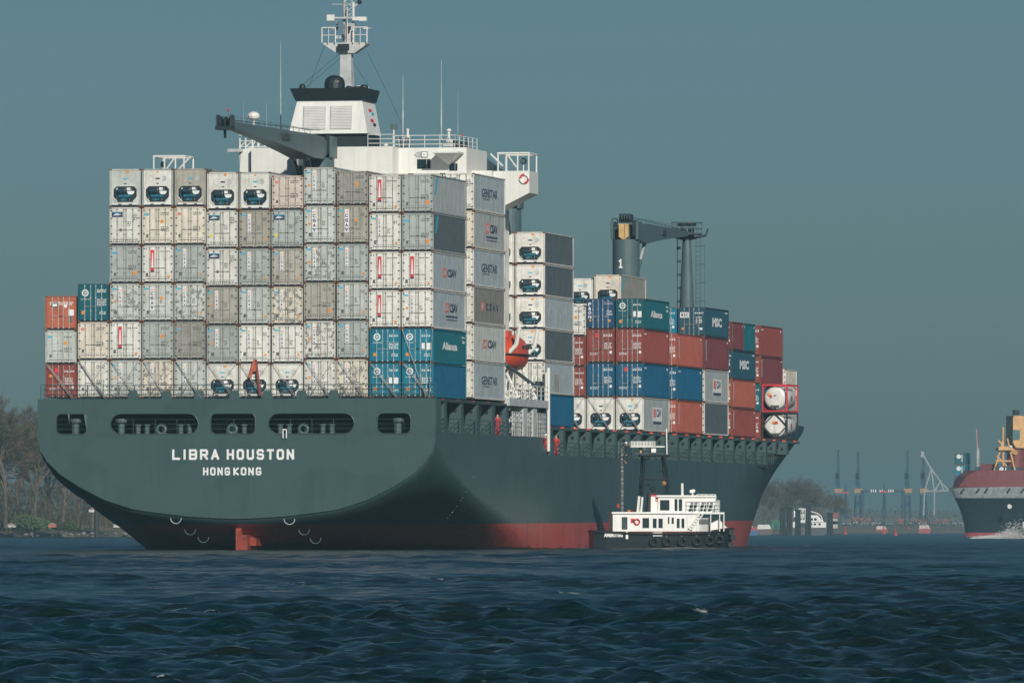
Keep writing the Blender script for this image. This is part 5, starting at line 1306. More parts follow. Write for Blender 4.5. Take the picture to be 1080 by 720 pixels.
    q = MB(); q.tube((X(718.3), -.9, Z(540)), (X(718), -.9, Z(509.5)), .11, WB, n=8); q.obj('pole_mast', e)
    q = MB(); q.tube((X(730), -.4, Z(523)), (X(730), -.4, Z(519)), .06, WB); q.box(X(727), X(731.5), -.5, -.3, Z(519.5), Z(516.3), WB); q.ball((X(731), -.4, Z(517.5)), .16, WB, 8, 5); q.obj('radar_head', e)
    q = MB(); q.box(X(684.5), X(692), -1.0, -.2, Z(540.5), Z(523), WB); q.box(X(684.3), X(692.2), -1.03, -.17, Z(523.2), Z(521.8), REDD)
    q.ring((X(691), -1.03, Z(527)), .1, .04, REDD, 'y', 8); fn = q.obj('funnel', e)
    q = MB(); q.hexa([(X(681), -.9, Z(540)), (X(691), -.9, Z(540)), (X(691), -.2, Z(540)), (X(681), -.2, Z(540))], [(X(682.5), -.8, Z(519)), (X(691.5), -.8, Z(519)), (X(691.5), -.3, Z(519)), (X(682.5), -.3, Z(519))], BLACK)
    q.tube((X(689), -.5, Z(519)), (X(686), -.5, Z(513.5)), .16, BLACK); q.tube((X(689.5), -.5, Z(516)), (X(691.5), -.5, Z(513)), .06, BLACK); q.obj('exhaust_stack', fn)
    # tall boarding frame
    m = MB()
    for y in (-.7, .7):
        m.tube((X(674.5), y, Z(541)), (X(678.5), y, Z(480)), .1, HM, n=6); m.tube((X(707), y, Z(541)), (X(699.5), y, Z(480)), .1, HM, n=6)
        m.tube((X(676.5), y, Z(505)), (X(703), y, Z(505)), .07, HM, n=5); m.tube((X(674), y, Z(480)), (X(705), y, Z(480)), .09, HM, n=5)
    for px in (678.5, 699.5): m.tube((X(px), -.7, Z(480)), (X(px), .7, Z(480)), .08, HM, n=5)
    m.box(X(676), X(700), -.7, .7, Z(481), Z(479.6), HM)
    for px, py in ((681, 484), (696, 497), (681, 511.5)): m.tube((X(px-2), -.7, Z(py)), (X(px+2), -.7, Z(py)), .05, HM); m.ball((X(px+2), -.7, Z(py-1)), .12, BLACK, 8, 5)
    fr = m.obj('boarding_frame', e)
    q = MB(); q.box(X(663.5), X(700), -.6, .6, Z(471.5), Z(470.3), WB); q.rail([(X(664), -.6, Z(471)), (X(690), -.6, Z(471)), (X(690), .6, Z(471)), (X(664), .6, Z(471)), (X(664), -.6, Z(471))], .42, WB, 3, .25, .03)
    q.box(X(686), X(691), -.4, .4, Z(477), Z(472), WB); q.tube((X(675.5), 0, Z(478)), (X(675.5), 0, Z(471)), .1, TAN); q.box(X(666), X(700), -.4, .4, Z(479.5), Z(477.5), DKG); q.tube((X(702.5), -.5, Z(479)), (X(702), -.5, Z(452)), .06, WB)
    q.obj('boarding_platform', fr)
    q = MB(); q.ball((X(699), -.8, Z(509.5)), .2, M('brass_ball', (.42, .2, .08), .5), 12, 8); q.obj('signal_ball', fr)
    q = MB(); q.tube((X(650.5), -1.0, Z(541)), (X(646.5), -1.0, Z(523)), .03, BLACK, n=4); q.obj('flag_staff', e)
    q = MB(); q.hexa([(X(648.5), -1.02, Z(534)), (X(651), -1.02, Z(535)), (X(651), -1.0, Z(535)), (X(648.5), -1.0, Z(534))], [(X(647), -1.02, Z(527)), (X(648.5), -1.02, Z(529)), (X(648.5), -1.0, Z(529)), (X(647), -1.0, Z(527))], M('ensign_dark', (.03, .02, .02), .8)); q.box(X(648.5), X(651), -1.03, -1.0, Z(535), Z(531.5), M('ensign_red', (.45, .03, .03), .8)); q.obj('ensign', e)
    q = MB(); q.box(X(656.3), X(658.8), -1.93, -1.86, Z(568), Z(558.5), WB); q.obj('white_fender_board', e)
    q = MB(); q.box(X(685), X(695), -1.98, -1.9, Z(565), Z(561), WB); q.obj('boarding_step', e)
    q = MB(); 
    for px in (662, 667, 672): q.tube((X(px), .3, Z(539)), (X(px+3), .3, Z(539)), .12, M('orange_gear', (.55, .16, .05), .7), n=6)
    q.obj('roof_gear', e)
    q = MB(); q.tube((X(670.5), -1.0, Z(540)), (X(672), -1.0, Z(523)), .12, WB); q.tube((X(674), -1.0, Z(540)), (X(675.5), -1.0, Z(524)), .1, WB); q.obj('air_pipe', e)
pilot_boat()

# ================================================================= SHORES
def terrain(name, pts, depth, h, mat, seed):
    """bank rising from the water along a line of points"""
    rr = random.Random(seed); prof = [(-4, -.6), (0, -.05), (3, .5), (9, 1.2), (22, 1.9), (60, h), (depth, h+1.5)]
    rows = []; P = []
    for a, b in zip(pts, pts[1:]):
        for i in range(26): P.append(Vector(a).lerp(Vector(b), i/26))
    P.append(Vector(pts[-1]))
    for i, p in enumerate(P):
        d = (P[min(i+1, len(P)-1)]-P[max(i-1, 0)]).normalized(); nrm = Vector((-d.y, d.x, 0)); j = rr.uniform(-2, 2)
        rows.append([tuple(p+nrm*(q+j)+Vector((0, 0, z*rr.uniform(.8, 1.2)))) for q, z in prof])
    n = len(prof); vs = [p for r in rows for p in r]
    fs = [(i*n+j, (i+1)*n+j, (i+1)*n+j+1, i*n+j+1) for i in range(len(rows)-1) for j in range(n-1)]
    return tag(MB().add(vs, fs, mat).obj(name, None, True), kind='structure')
def bank_mat(name, a, b, c):
    m, t, bs = nodes(name); v = objcoord(t, (1, .3, 1), False)
    n1, n2 = noise(t, v, .12, 5, .65), noise(t, v, .6, 5, .8)
    cc = mixc(t, ramp(t, n1, .42, .58), a, b); cc = mixc(t, ramp(t, n2, .6, .68), cc, c)
    t.links.new(cc, bs.inputs['Base Color']); bs.inputs['Roughness'].default_value = .95; return m
BM = bank_mat('bank_stone_grass', (.10, .105, .06), (.17, .14, .10), (.26, .23, .20))
terrain('left_bank', [(-420, 1500, 0), (-120, 1720, 0), (-40, 2050, 0), (60, 2650, 0), (118, 3150, 0)], 260, 3.2, BM, 1)
terrain('far_bank', [(118, 3400, 0), (190, 3900, 0), (420, 4300, 0), (1400, 4600, 0)], 500, 2.5, BM, 2)
terrain('hinterland', [(-3300, 7400, 0), (-800, 7600, 0), (900, 7700, 0), (3300, 7500, 0)], 1300, 16, BM, 3)

BARK = M('bark', (.13, .105, .08), .9); TW1 = M('twigs_brown', (.105, .074, .046), .95, var=.35, sc_=.4); TW2 = M('twigs_olive', (.095, .082, .04), .95, var=.35, sc_=.4); TW3 = M('twigs_grey', (.09, .075, .06), .95, var=.3, sc_=.4)
def tree_meshes(seed, H, spread, tw, dens=5):
    rr = random.Random(seed); tk = MB(); cr = MB()
    def twigs(p, d, n, s):
        for _ in range(n):
            q = p+Vector((rr.gauss(0, .5), rr.gauss(0, .5), rr.gauss(0, .5)))*s*.6
            dd = (d+Vector((rr.gauss(0, .6), rr.gauss(0, .6), rr.gauss(.15, .5)))).normalized()*s*rr.uniform(.6, 1.3)
            o = dd.orthogonal().normalized()*s*.035; m_ = q+dd*.5+Vector((rr.gauss(0, .1), rr.gauss(0, .1), rr.gauss(0, .1)))*s
            cr.add([q-o, q+o, m_+o*.7, q+dd, m_-o*.7], [(0, 1, 2, 3, 4)], tw)
            o2 = dd.cross(o).normalized()*s*.03
            for sg in (-1, 1):
                e = m_+(dd*.35+o.normalized()*sg*s*.4); cr.add([m_-o2, m_+o2, e], [(0, 1, 2)], tw)
    def grow(p, d, L, r, lvl):
        q = p+d*L; (tk if lvl < 2 else cr).tube(p, q, r, BARK if lvl < 2 else tw, r*.62, n=6 if lvl < 2 else 3, cap=False)
        if lvl >= 4: twigs(q, d, dens, H*.045); return
        n = 3 if lvl else 6
        for i in range(n+rr.randint(0, 1)):
            a = rr.uniform(0, 6.28); tilt = rr.uniform(.3, .75)*spread
            o = d.orthogonal().normalized(); o2 = d.cross(o); nd = (d*math.cos(tilt)+(o*math.cos(a)+o2*math.sin(a))*math.sin(tilt)+Vector((0, 0, .12))).normalized()
            st = p.lerp(q, rr.uniform(.45, 1) if lvl == 0 else rr.uniform(.6, 1)); grow(st, nd, L*rr.uniform(.6, .82) if lvl else L*rr.uniform(.55, .8), r*.55, lvl+1)
        if lvl >= 3: twigs(q, d, dens, H*.045)
    grow(Vector((0, 0, -.3)), Vector((rr.gauss(0, .04), rr.gauss(0, .04), 1)).normalized(), H*.36, H*.018, 0)
    for _ in range(int(60*dens)):      # low growth around the stem so no bare band is left
        a = rr.uniform(0, 6.28); rad = H*.25*math.sqrt(rr.random()); twigs(Vector((rad*math.cos(a), rad*math.sin(a), rr.uniform(.02, .3)*H)), Vector((0, 0, 1)), 1, H*.04)
    return tk.mesh('trunk'), cr.mesh('crown')
TR = [tree_meshes(11, 27, 1.15, TW1, 13), tree_meshes(12, 27, .95, TW2, 14), tree_meshes(13, 24, 1.25, TW3, 11), tree_meshes(14, 20, 1.3, TW1, 12)]
TD = ['brown', 'olive', 'grey brown', 'low brown']
def tree(px, Y, kind, s, label, grp, z=2.2):
    e = empty('bare_tree', ((px-540)/F*Y, Y, z), rnd.uniform(0, 6.28), label, 'tree', grp); s *= 1.06 if Y < 2000 else 1; e.scale = (s, s, s)
    inst('trunk', TR[kind][0], e); inst('crown', TR[kind][1], e)
SPOT = [(-28, 1745, 0, 1.02), (-12, 1790, 1, .98), (6, 1735, 1, .98), (20, 1800, 2, 1.05), (36, 1755, 1, .92), (52, 1830, 0, .98), (66, 1765, 2, .98), (82, 1860, 1, .85), (97, 1785, 0, .84), (112, 1880, 2, .9), (128, 1850, 1, .8), (146, 1960, 3, .9)]
for i, (px, Y, k, s) in enumerate(SPOT):
    tree(px, Y, k, s, f'leafless {TD[k]} tree on the left bank, {ORD[i]} counting from the left edge', 'trees on the left bank')
for i, (px, Y, k, s) in enumerate([(788, 3050, 3, .9), (806, 2980, 0, .66), (822, 3050, 3, .98), (836, 2990, 2, .84), (850, 3080, 3, .98), (864, 3000, 0, .62), (876, 3120, 3, .7)]):
    tree(px, Y, k, s, f'bare hazy tree right of the ship bow, {ORD[i]} from the left', 'trees beyond the bow')
# ground cover and shrubs
def shrub(px, py, Y, r, col, label, grp=None):
    rr = random.Random(int(px)); q = MB()
    for _ in range(900):
        a, b = rr.uniform(0, 6.28), rr.uniform(0, 1); rad = r*rr.random()**.4; x, y, z = rad*math.cos(a)*b, rad*math.sin(a)*b, r*.75*math.sqrt(max(0, 1-b*b))*rr.random()**.3+.1
        s = r*.09; d = Vector((rr.gauss(0, 1), rr.gauss(0, 1), rr.gauss(0, 1))).normalized()*s; o = d.orthogonal().normalized()*s*.5
        p = Vector((x, y, z)); q.add([p-d, p+o, p+d, p-o], [(0, 1, 2, 3)], col)
    p = at(px, py, Y); tag(q.obj('green_shrub', None, loc=(p.x, Y, 1.3)), label, 'shrub', grp)
GR = M('fresh_green', (.075, .12, .05), .9, var=.3)
shrub(27, 555, 1738, 4.2, GR, 'fresh green shrub on the left bank below the bare trees'); shrub(40, 555, 1742, 3.4, GR, 'second smaller green shrub right beside the first on the left bank'); shrub(72, 550, 1760, 2.6, M('dull_green', (.055, .075, .035), .9), 'dull green shrub near the dark mooring pile')
# stuff: undergrowth strip
q = MB(); rr = random.Random(9)
for _ in range(16000):
    t = rr.random(); p = Vector((-420, 1530, 0)).lerp(Vector((-120, 1745, 0)), t*2) if t < .5 else Vector((-120, 1745, 0)).lerp(Vector((60, 2690, 0)), (t-.5)*2)
    p += Vector((rr.uniform(-4, 4), rr.uniform(6, 45), rr.uniform(.8, 11)*rr.random())); s = rr.uniform(.4, 1.1)
    d = Vector((rr.gauss(0, .5), rr.gauss(0, .5), 1)).normalized()*s; o = d.orthogonal().normalized()*s*.35; q.add([p-d, p+o, p+d, p-o], [(0, 1, 2, 3)], rr.choice([TW1, TW2, TW3, TW2]))
tag(q.obj('undergrowth'), 'tangled leafless undergrowth along the left bank', 'undergrowth', kind='stuff')
q = MB()
for _ in range(16000):
    p = Vector((rr.uniform(330, 1000), 4500+rr.uniform(0, 300), rr.uniform(0, 11)*rr.random()+2)) if rr.random() < .5 else Vector((rr.uniform(120, 420), 3600+rr.uniform(400, 900), rr.uniform(0, 11)*rr.random()+2)); s = rr.uniform(.3, .8)
    d = Vector((rr.gauss(0, .5), rr.gauss(0, .5), 1)).normalized()*s; o = Vector((s*.6, 0, 0)); q.add([p-d, p+o, p+d, p-o], [(0, 1, 2, 3)], M('far_twigs', (.07, .075, .065), .95, var=.3))
tag(q.obj('distant_wood'), 'hazy line of distant trees along the far shore', 'wood', kind='stuff')
# stones with pale patches on the bank
q = MB()
for _ in range(420):
    t = rr.random(); p = Vector((-300, 1588, 0)).lerp(Vector((-120, 1720, 0)), t) if rr.random() < .5 else Vector((-120, 1720, 0)).lerp(Vector((-40, 2050, 0)), t)
    p += Vector((0, rr.uniform(0, 9), rr.uniform(.1, .9))); s = rr.uniform(.2, .7); q.ball(p, s, M('bank_stone', (.22, .2, .18), .9, var=.3), 6, 4, sz=.6)
tag(q.obj('bank_stones'), 'loose pale stones along the foot of the left bank', 'stones', kind='stuff')
def prop(name, mb, p, label, cat, grp=None): return tag(mb.obj(name, None, loc=p), label, cat, grp)
q = MB(); q.tube((0, 0, -1), (0, 0, 5.6), .42, M('pile_dark', (.03, .04, .045), .8), n=10); q.tube((0, 0, 5.6), (0, 0, 5.8), .5, BLACK, n=10)
prop('mooring_pile', q, at(102, 560, 1560), 'thick dark mooring pile by the left bank under the ship quarter', 'pile')
for i, (px, y, cl) in enumerate(((12, 553, 'white'), (55, 552, 'red'), (98, 533, 'white'), (124, 548, 'white'))):
    p = at(px, y, 1735); q = MB(); mm = M('cottage_wall_'+cl, {'white': (.55, .54, .5), 'red': (.4, .12, .08)}[cl], .8); q.box(-.8, .8, 0, 2, 0, .5, mm); q.prism([(-.9, .5), (.9, .5), (.0, .95)], 'y', -.1, 2.1, M('hut_roof', (.3, .2, .16), .8))
    prop('beach_hut', q, (p.x, p.y, 2.0 if y > 540 else 5), f'tiny {cl} hut on the left bank, {ORD[i]} from the left edge', 'hut', 'huts on the left bank')

# ---- moored vessels and piles beyond the bow
def moored_vessel():
    Y = 2450; s_ = F/Y; cx = 853; e = empty('moored_ferry', ((cx-540)/F*Y, Y, 0), 0, 'white decked passenger boat moored among dark piles beyond the bow', 'boat')
    X = lambda px: (px-cx)/s_; Z = lambda py: CH+(HZ-py)/s_; WB = M('ferry_white', (.75, .74, .70), .5, var=.1)
    q = MB(); q.prism([(X(828), Z(556)), (X(872), Z(556)), (X(874), Z(558)), (X(868), -.6), (X(830), -.6)], 'y', -2.5, 2.5, M('ferry_hull', (.06, .07, .08), .5)); q.obj('hull', e)
    q = MB(); q.box(X(852), X(871), -2, 2, Z(556), Z(550.5), WB); q.hexa([(X(852), -2, Z(550)), (X(868), -2, Z(550)), (X(868), 2, Z(550)), (X(852), 2, Z(550))], [(X(853), -1.8, Z(543)), (X(862), -1.8, Z(543)), (X(862), 1.8, Z(543)), (X(853), 1.8, Z(543))], WB); q.box(X(829), X(833), -2, 2, Z(557), Z(550), WB); q.box(X(836), X(838.5), -2, 2, Z(557), Z(550), WB); q.box(X(843), X(851), -2, 2, Z(551), Z(548), WB); d = q.obj('deckhouse', e)
    for px in (854, 858, 863): q = MB(); q.box(X(px), X(px+2.4), -2.06, -1.99, Z(553.5), Z(551.5), GLASS); q.obj('window', d)
    for px in (854.5, 858.5): q = MB(); q.box(X(px), X(px+2.6), -2.06, -1.9, Z(548.5), Z(546), GLASS); q.obj('window', d)
    q = MB(); q.tube((X(842), 0, Z(544)), (X(850), 0, Z(544)), .0+3.5/s_*.9, M('drum_pale', (.5, .52, .48), .6), n=16); q.ball((X(851.5), -1.2, Z(536.8)), .4, WB, 8, 5); q.tube((X(842), 0, Z(538)), (X(850), 0, Z(538)), .7, M('drum_pale'), n=12); q.box(X(837), X(840), -1, 1, Z(545), Z(538), WB)
    for px in (843, 846, 849): q.tube((X(px), -1, Z(550)), (X(px), -1, Z(536)), .12, WB)
    q.obj('deck_gear', e)
    q = MB(); q.path([(X(862), 0, Z(541)), (X(866), 0, Z(544)), (X(869), 0, Z(553))], .15, WB); q.path([(X(855), 0, Z(539)), (X(862), 0, Z(541))], .15, WB); q.tube((X(854), 0, Z(539)), (X(854), 0, Z(550)), .14, WB); q.obj('boom', e)
moored_vessel()
for i, (px, top_) in enumerate(((825.5, 535.5), (832.5, 535), (841.5, 538), (852.5, 533.5), (875.5, 541))):
    Y = 2420; q = MB(); h = CH+(HZ-top_)/F*Y; mm = M('dolphin_dark', (.018, .028, .033), .8)
    for d in (-.5, .5): q.tube((d, d, -1), (d*.6, d*.6, h), .42, mm, n=8)
    q.tube((0, 0, h-.2), (0, 0, h+.2), .9, mm, n=10)
    prop('mooring_dolphin', q, ((px-540)/F*Y, Y, 0), f'dark mooring piles beyond the bow, {ORD[i]} from the left', 'mooring piles', 'mooring piles beyond the bow')
def small_boat(px0, px1, y0, Y, hullc, housec, label, house=True):
    s_ = F/Y; cx = (px0+px1)/2; L = (px1-px0)/s_; q = MB(); e = empty('small_boat', ((cx-540)/F*Y, Y, 0), 0, label, 'boat')
    H = CH+(HZ-y0)/s_
    q.prism([(-L/2, H*.55), (L/2, H*.6), (L/2-.6, -.4), (-L/2+.5, -.4)], 'y', -1.3, 1.3, hullc); q.obj('hull', e)
    q = MB(); q.prism([(-L*.42, H*.55), (L*.42, H*.55), (L*.3, H), (-L*.38, H)], 'y', -1.1, 1.1, housec); q.obj('cabin', e)
    return e
WM = M('boat_white', (.7, .69, .66), .5); BLU = M('boat_blue', (.03, .1, .25), .5)
small_boat(797, 815, 553, 2600, M('boat_brown', (.12, .08, .07), .6), WM, 'long white moored boat just right of the red bow')
small_boat(788, 800, 555.5, 2300, BLU, M('boat_red', (.36, .07, .065), .6), 'small blue and red boat close to the ship stem')
small_boat(780, 796, 553.5, 2560, WM, WM, 'white boat half hidden behind the red stem')
q = MB(); q.box(-1.4, 1.4, 0, 2, 0, 2.4, M('shed_green', (.03, .16, .09), .7)); q.prism([(-1.5, 2.4), (1.5, 2.4), (0, 2.9)], 'y', -.1, 2.1, M('shed_green_roof', (.05, .16, .1), .7)); q.box(-.4, .4, -.05, .02, .1, 1.7, DKG)
prop('green_shed', q, at(818.5, 558, 2600), 'little green shed between the white boat and the dark piles', 'shed')
HOUSEM = [M('house_pale', (.5, .46, .40), .8), M('house_red', (.42, .12, .09), .8), M('house_grey', (.25, .26, .26), .8)]; ROOFM = [M('roof_red', (.35, .13, .1), .8), M('roof_grey', (.16, .17, .18), .8)]
HS = [(880, 7, 540, 0, 0), (893, 9, 547, 2, 1), (903, 6, 545, 0, 0), (914, 11, 546, 2, 0), (925, 10, 546, 0, 1), (938, 9, 547, 2, 1), (949, 7, 546, 1, 0), (960, 9, 546, 2, 1), (972, 11, 547, 0, 0), (985, 8, 546, 1, 1), (995, 9, 547, 2, 0), (1010, 12, 546, 2, 1)]
for i, (px, wpx, ty, hm, rm) in enumerate(HS):
    Y = 4250 if px > 885 else 3050; s_ = F/Y; w_ = wpx/s_; h = CH+(HZ-ty)/s_-2; q = MB(); e = empty('waterside_house', ((px-540)/F*Y, Y, 2.0), 0, f'hazy waterside house under the distant cranes, {ORD[i]} from the left', 'house', 'houses on the far shore')
    q.box(-w_/2, w_/2, 0, 9, 0, h*.65, HOUSEM[hm]); q.obj('wall', e)
    q = MB(); q.prism([(0-.5, h*.65), (9.5, h*.65), (4.5, h)], 'x', -w_/2-.4, w_/2+.4, ROOFM[rm]); q.obj('roof', e)
    for k in range(3): q = MB(); x = -w_/2+w_*(k+.7)/3.4; q.box(x-.6, x+.6, -.06, .02, h*.25, h*.45, GLASS); q.obj('window', e)
def buoy(px, py, Y, s, label):
    q = MB(); rm = M('buoy_red', (.48, .05, .055), .5, var=.1); e = empty('red_buoy', ((px-540)/F*Y, Y, 0), 0, label, 'buoy', 'red buoys in the fairway')
    q.tube((0, 0, -.3), (0, 0, .8*s), 1.5*s, rm, 1.3*s, n=14); q.obj('float', e); q = MB(); q.tube((0, 0, .8*s), (0, 0, 4.2*s), .8*s, rm, .28*s, n=8); q.ball((0, 0, 4.6*s), .5*s, rm, 8, 5); q.obj('tower', e)
buoy(944.5, 559, 2300, .42, 'nearest red buoy in the fairway, leaning tower left of the far ship'); buoy(932, 556, 3200, .6, 'red buoy right of centre of the distant gantry'); buoy(891.5, 556, 3000, .55, 'red buoy left of the others near the moored white boat')
buoy(958, 554, 3900, .6, 'hazy red buoy right of the nearest red one'); 
small_boat(968, 982, 553.5, 3600, M('boat_red'), M('boat_pale', (.6, .5, .45), .6), 'hazy red and pale boat under the white far crane')
small_boat(923, 936, 554.5, 3700, M('boat_red'), M('boat_pale'), 'hazy low red boat below the distant gantry')

# ---- distant harbour cranes
CG = M('far_crane_blue', (.012, .045, .085), .7); CO = M('far_crane_orange', (.42, .23, .11), .7); CWh = M('far_crane_white', (.36, .39, .40), .7)
def far_crane(px, Y, ty, label):
    s_ = F/Y; Z = lambda py: CH+(HZ-py)/s_; m_ = 1/s_; e = empty('harbour_crane', ((px-540)/F*Y, Y, 0), 0, label, 'harbour crane', 'raised jib cranes on the far quay')
    q = MB(); 
    for sx in (-1, 1):
        for sy in (-1, 1): q.tube((sx*3.6*m_, sy*3*m_, 0), (sx*2.2*m_, sy*2*m_, Z(522)), .7, CG, n=5)
    for sx in (-1, 1): q.tube((sx*3.3*m_, -3*m_, Z(538)), (-sx*2.5*m_, -2.4*m_, Z(526)), .4, CG, n=4)
    q.obj('portal', e)
    q = MB(); q.box(-4.2*m_, 4.6*m_, -3, 3, Z(519.5), Z(515), CO); q.obj('machine_house', e)
    q = MB(); q.hexa([(-2.0*m_, -1, Z(515)), (2.3*m_, -1, Z(515)), (2.3*m_, 1, Z(515)), (-2.0*m_, 1, Z(515))], [(-1.2*m_, -1, Z(494)), (1.4*m_, -1, Z(494)), (1.4*m_, 1, Z(494)), (-1.2*m_, 1, Z(494))], CG)
    q.hexa([(-2.9*m_, -1.2, Z(511)), (1.2*m_, -1.2, Z(511)), (1.2*m_, 1.2, Z(511)), (-2.9*m_, 1.2, Z(511))], [(-1.3*m_, -1.2, Z(493)), (1.5*m_, -1.2, Z(493)), (1.5*m_, 1.2, Z(493)), (-1.3*m_, 1.2, Z(493))], CG); q.box(-3.1*m_, .5*m_, -1.2, 1.2, Z(505), Z(498.5), CG); q.obj('slewing_tower', e)
    q = MB()
    for sx in (-.8, .8): q.tube((sx*m_, 0, Z(497)), (sx*.6*m_, 0, Z(ty)), .42, CG, n=4)
    n = 7
    for i in range(n): a, b = 497+(ty-497)*i/n, 497+(ty-497)*(i+1)/n; q.tube((-.7*m_, 0, Z(a)), (.7*m_, 0, Z(b)), .34, CG, n=4)
    q.box(-.9*m_, 1.1*m_, -.8, .8, Z(ty+4), Z(ty+1.5), CG); q.obj('jib', e)
for i, (px, ty) in enumerate(((884, 474), (905, 476), (957, 475), (974, 482))): far_crane(px, 4450, ty, f'hazy crane with raised jib and orange house, {ORD[i]} from the left')
def gantry():
    Y = 4400; s_ = F/Y; Z = lambda py: CH+(HZ-py)/s_; cx = 930; X = lambda px: (px-cx)/s_; e = empty('gantry_crane', ((cx-540)/F*Y, Y, 0), 0, 'wide hazy shipyard gantry spanning between the distant cranes', 'gantry crane')
    q = MB(); q.box(X(908), X(953), -3, 3, Z(518.6), Z(516.6), CG); q.obj('bridge_girder', e)
    for px in (908.5, 951): q = MB(); q.hexa([(X(px), -4, 1), (X(px+1.5), -4, 1), (X(px+1.5), 4, 1), (X(px), 4, 1)], [(X(px-.3), -2, Z(517)), (X(px+3.2), -2, Z(517)), (X(px+3.2), 2, Z(517)), (X(px-.3), 2, Z(517))], CG); q.obj('leg', e)
    q = MB()
    for k in range(11):
        if k % 4 != 3: q.box(X(918+k*2.3), X(918+k*2.3+1.3), -3.2, -3, Z(518.8), Z(516.2), WHITE)
    q.obj('girder_lettering', e)
gantry()
for px, ty, lab in ((932.5, 510, 'thin hazy mast with a red band in front of the gantry'), (892, 511, 'thin hazy mast left of the second far crane')):
    Y = 4300; q = MB(); z = CH+(HZ-ty)/F*Y; q.tube((0, 0, 0), (0, 0, z*.75), .9, CG, .6, n=6); q.tube((0, 0, z*.75), (0, 0, z), .4, CG, .15, n=5); q.box(-1.2, 1.2, -1.2, 1.2, z*.3, z*.45, CG); q.box(-1.6, 1.6, -.6, .6, z*.78, z*.81, REDD); prop('signal_mast', q, ((px-540)/F*Y, Y, 1), lab, 'mast')
def white_crane():
    Y = 4000; s_ = F/Y; Z = lambda py: CH+(HZ-py)/s_; cx = 985; X = lambda px: (px-cx)/s_; e = empty('quay_crane', ((cx-540)/F*Y, Y, 0), 0, 'white lattice quay crane with raised boom left of the far ship', 'quay crane')
    q = MB(); 
    for a, b in (((974, 543), (975, 518)), ((985, 543), (985.5, 516)), ((974, 518), (1000, 517.5)), ((975, 518), (982, 494)), ((982, 494), (985.5, 518)), ((982, 494), (992, 508)), ((992, 508), (1000, 517)), ((985.5, 518), (992, 507)), ((992, 507), (995, 517))): q.tube((X(a[0]), 0, Z(a[1])), (X(b[0]), 0, Z(b[1])), .40, CWh, n=5)
    q.obj('frame', e); q = MB()
    for d in (0, 2.2): q.tube((X(982), d, Z(494)), (X(971.5), d, Z(476)), .45, CWh, n=4)
    for i in range(8): t = i/8; q.tube((X(982-10.5*t), 0, Z(494-18*t)), (X(982-10.5*t-.9), 2.2, Z(494-18*t-2)), .3, CWh, n=4)
    q.box(X(971), X(974.5), -1, 3, Z(482), Z(476), CWh); q.obj('boom', e)
white_crane()

for o in list(COL.objects):     # the shipyard cranes stand about seven kilometres off
    if o.get('category') in ('harbour crane', 'gantry crane') or o.name.startswith('quay_crane'):
        g = 1.02
        o.location = (o.location.x*g, o.location.y*g, 0); o.scale = (g, g, g)
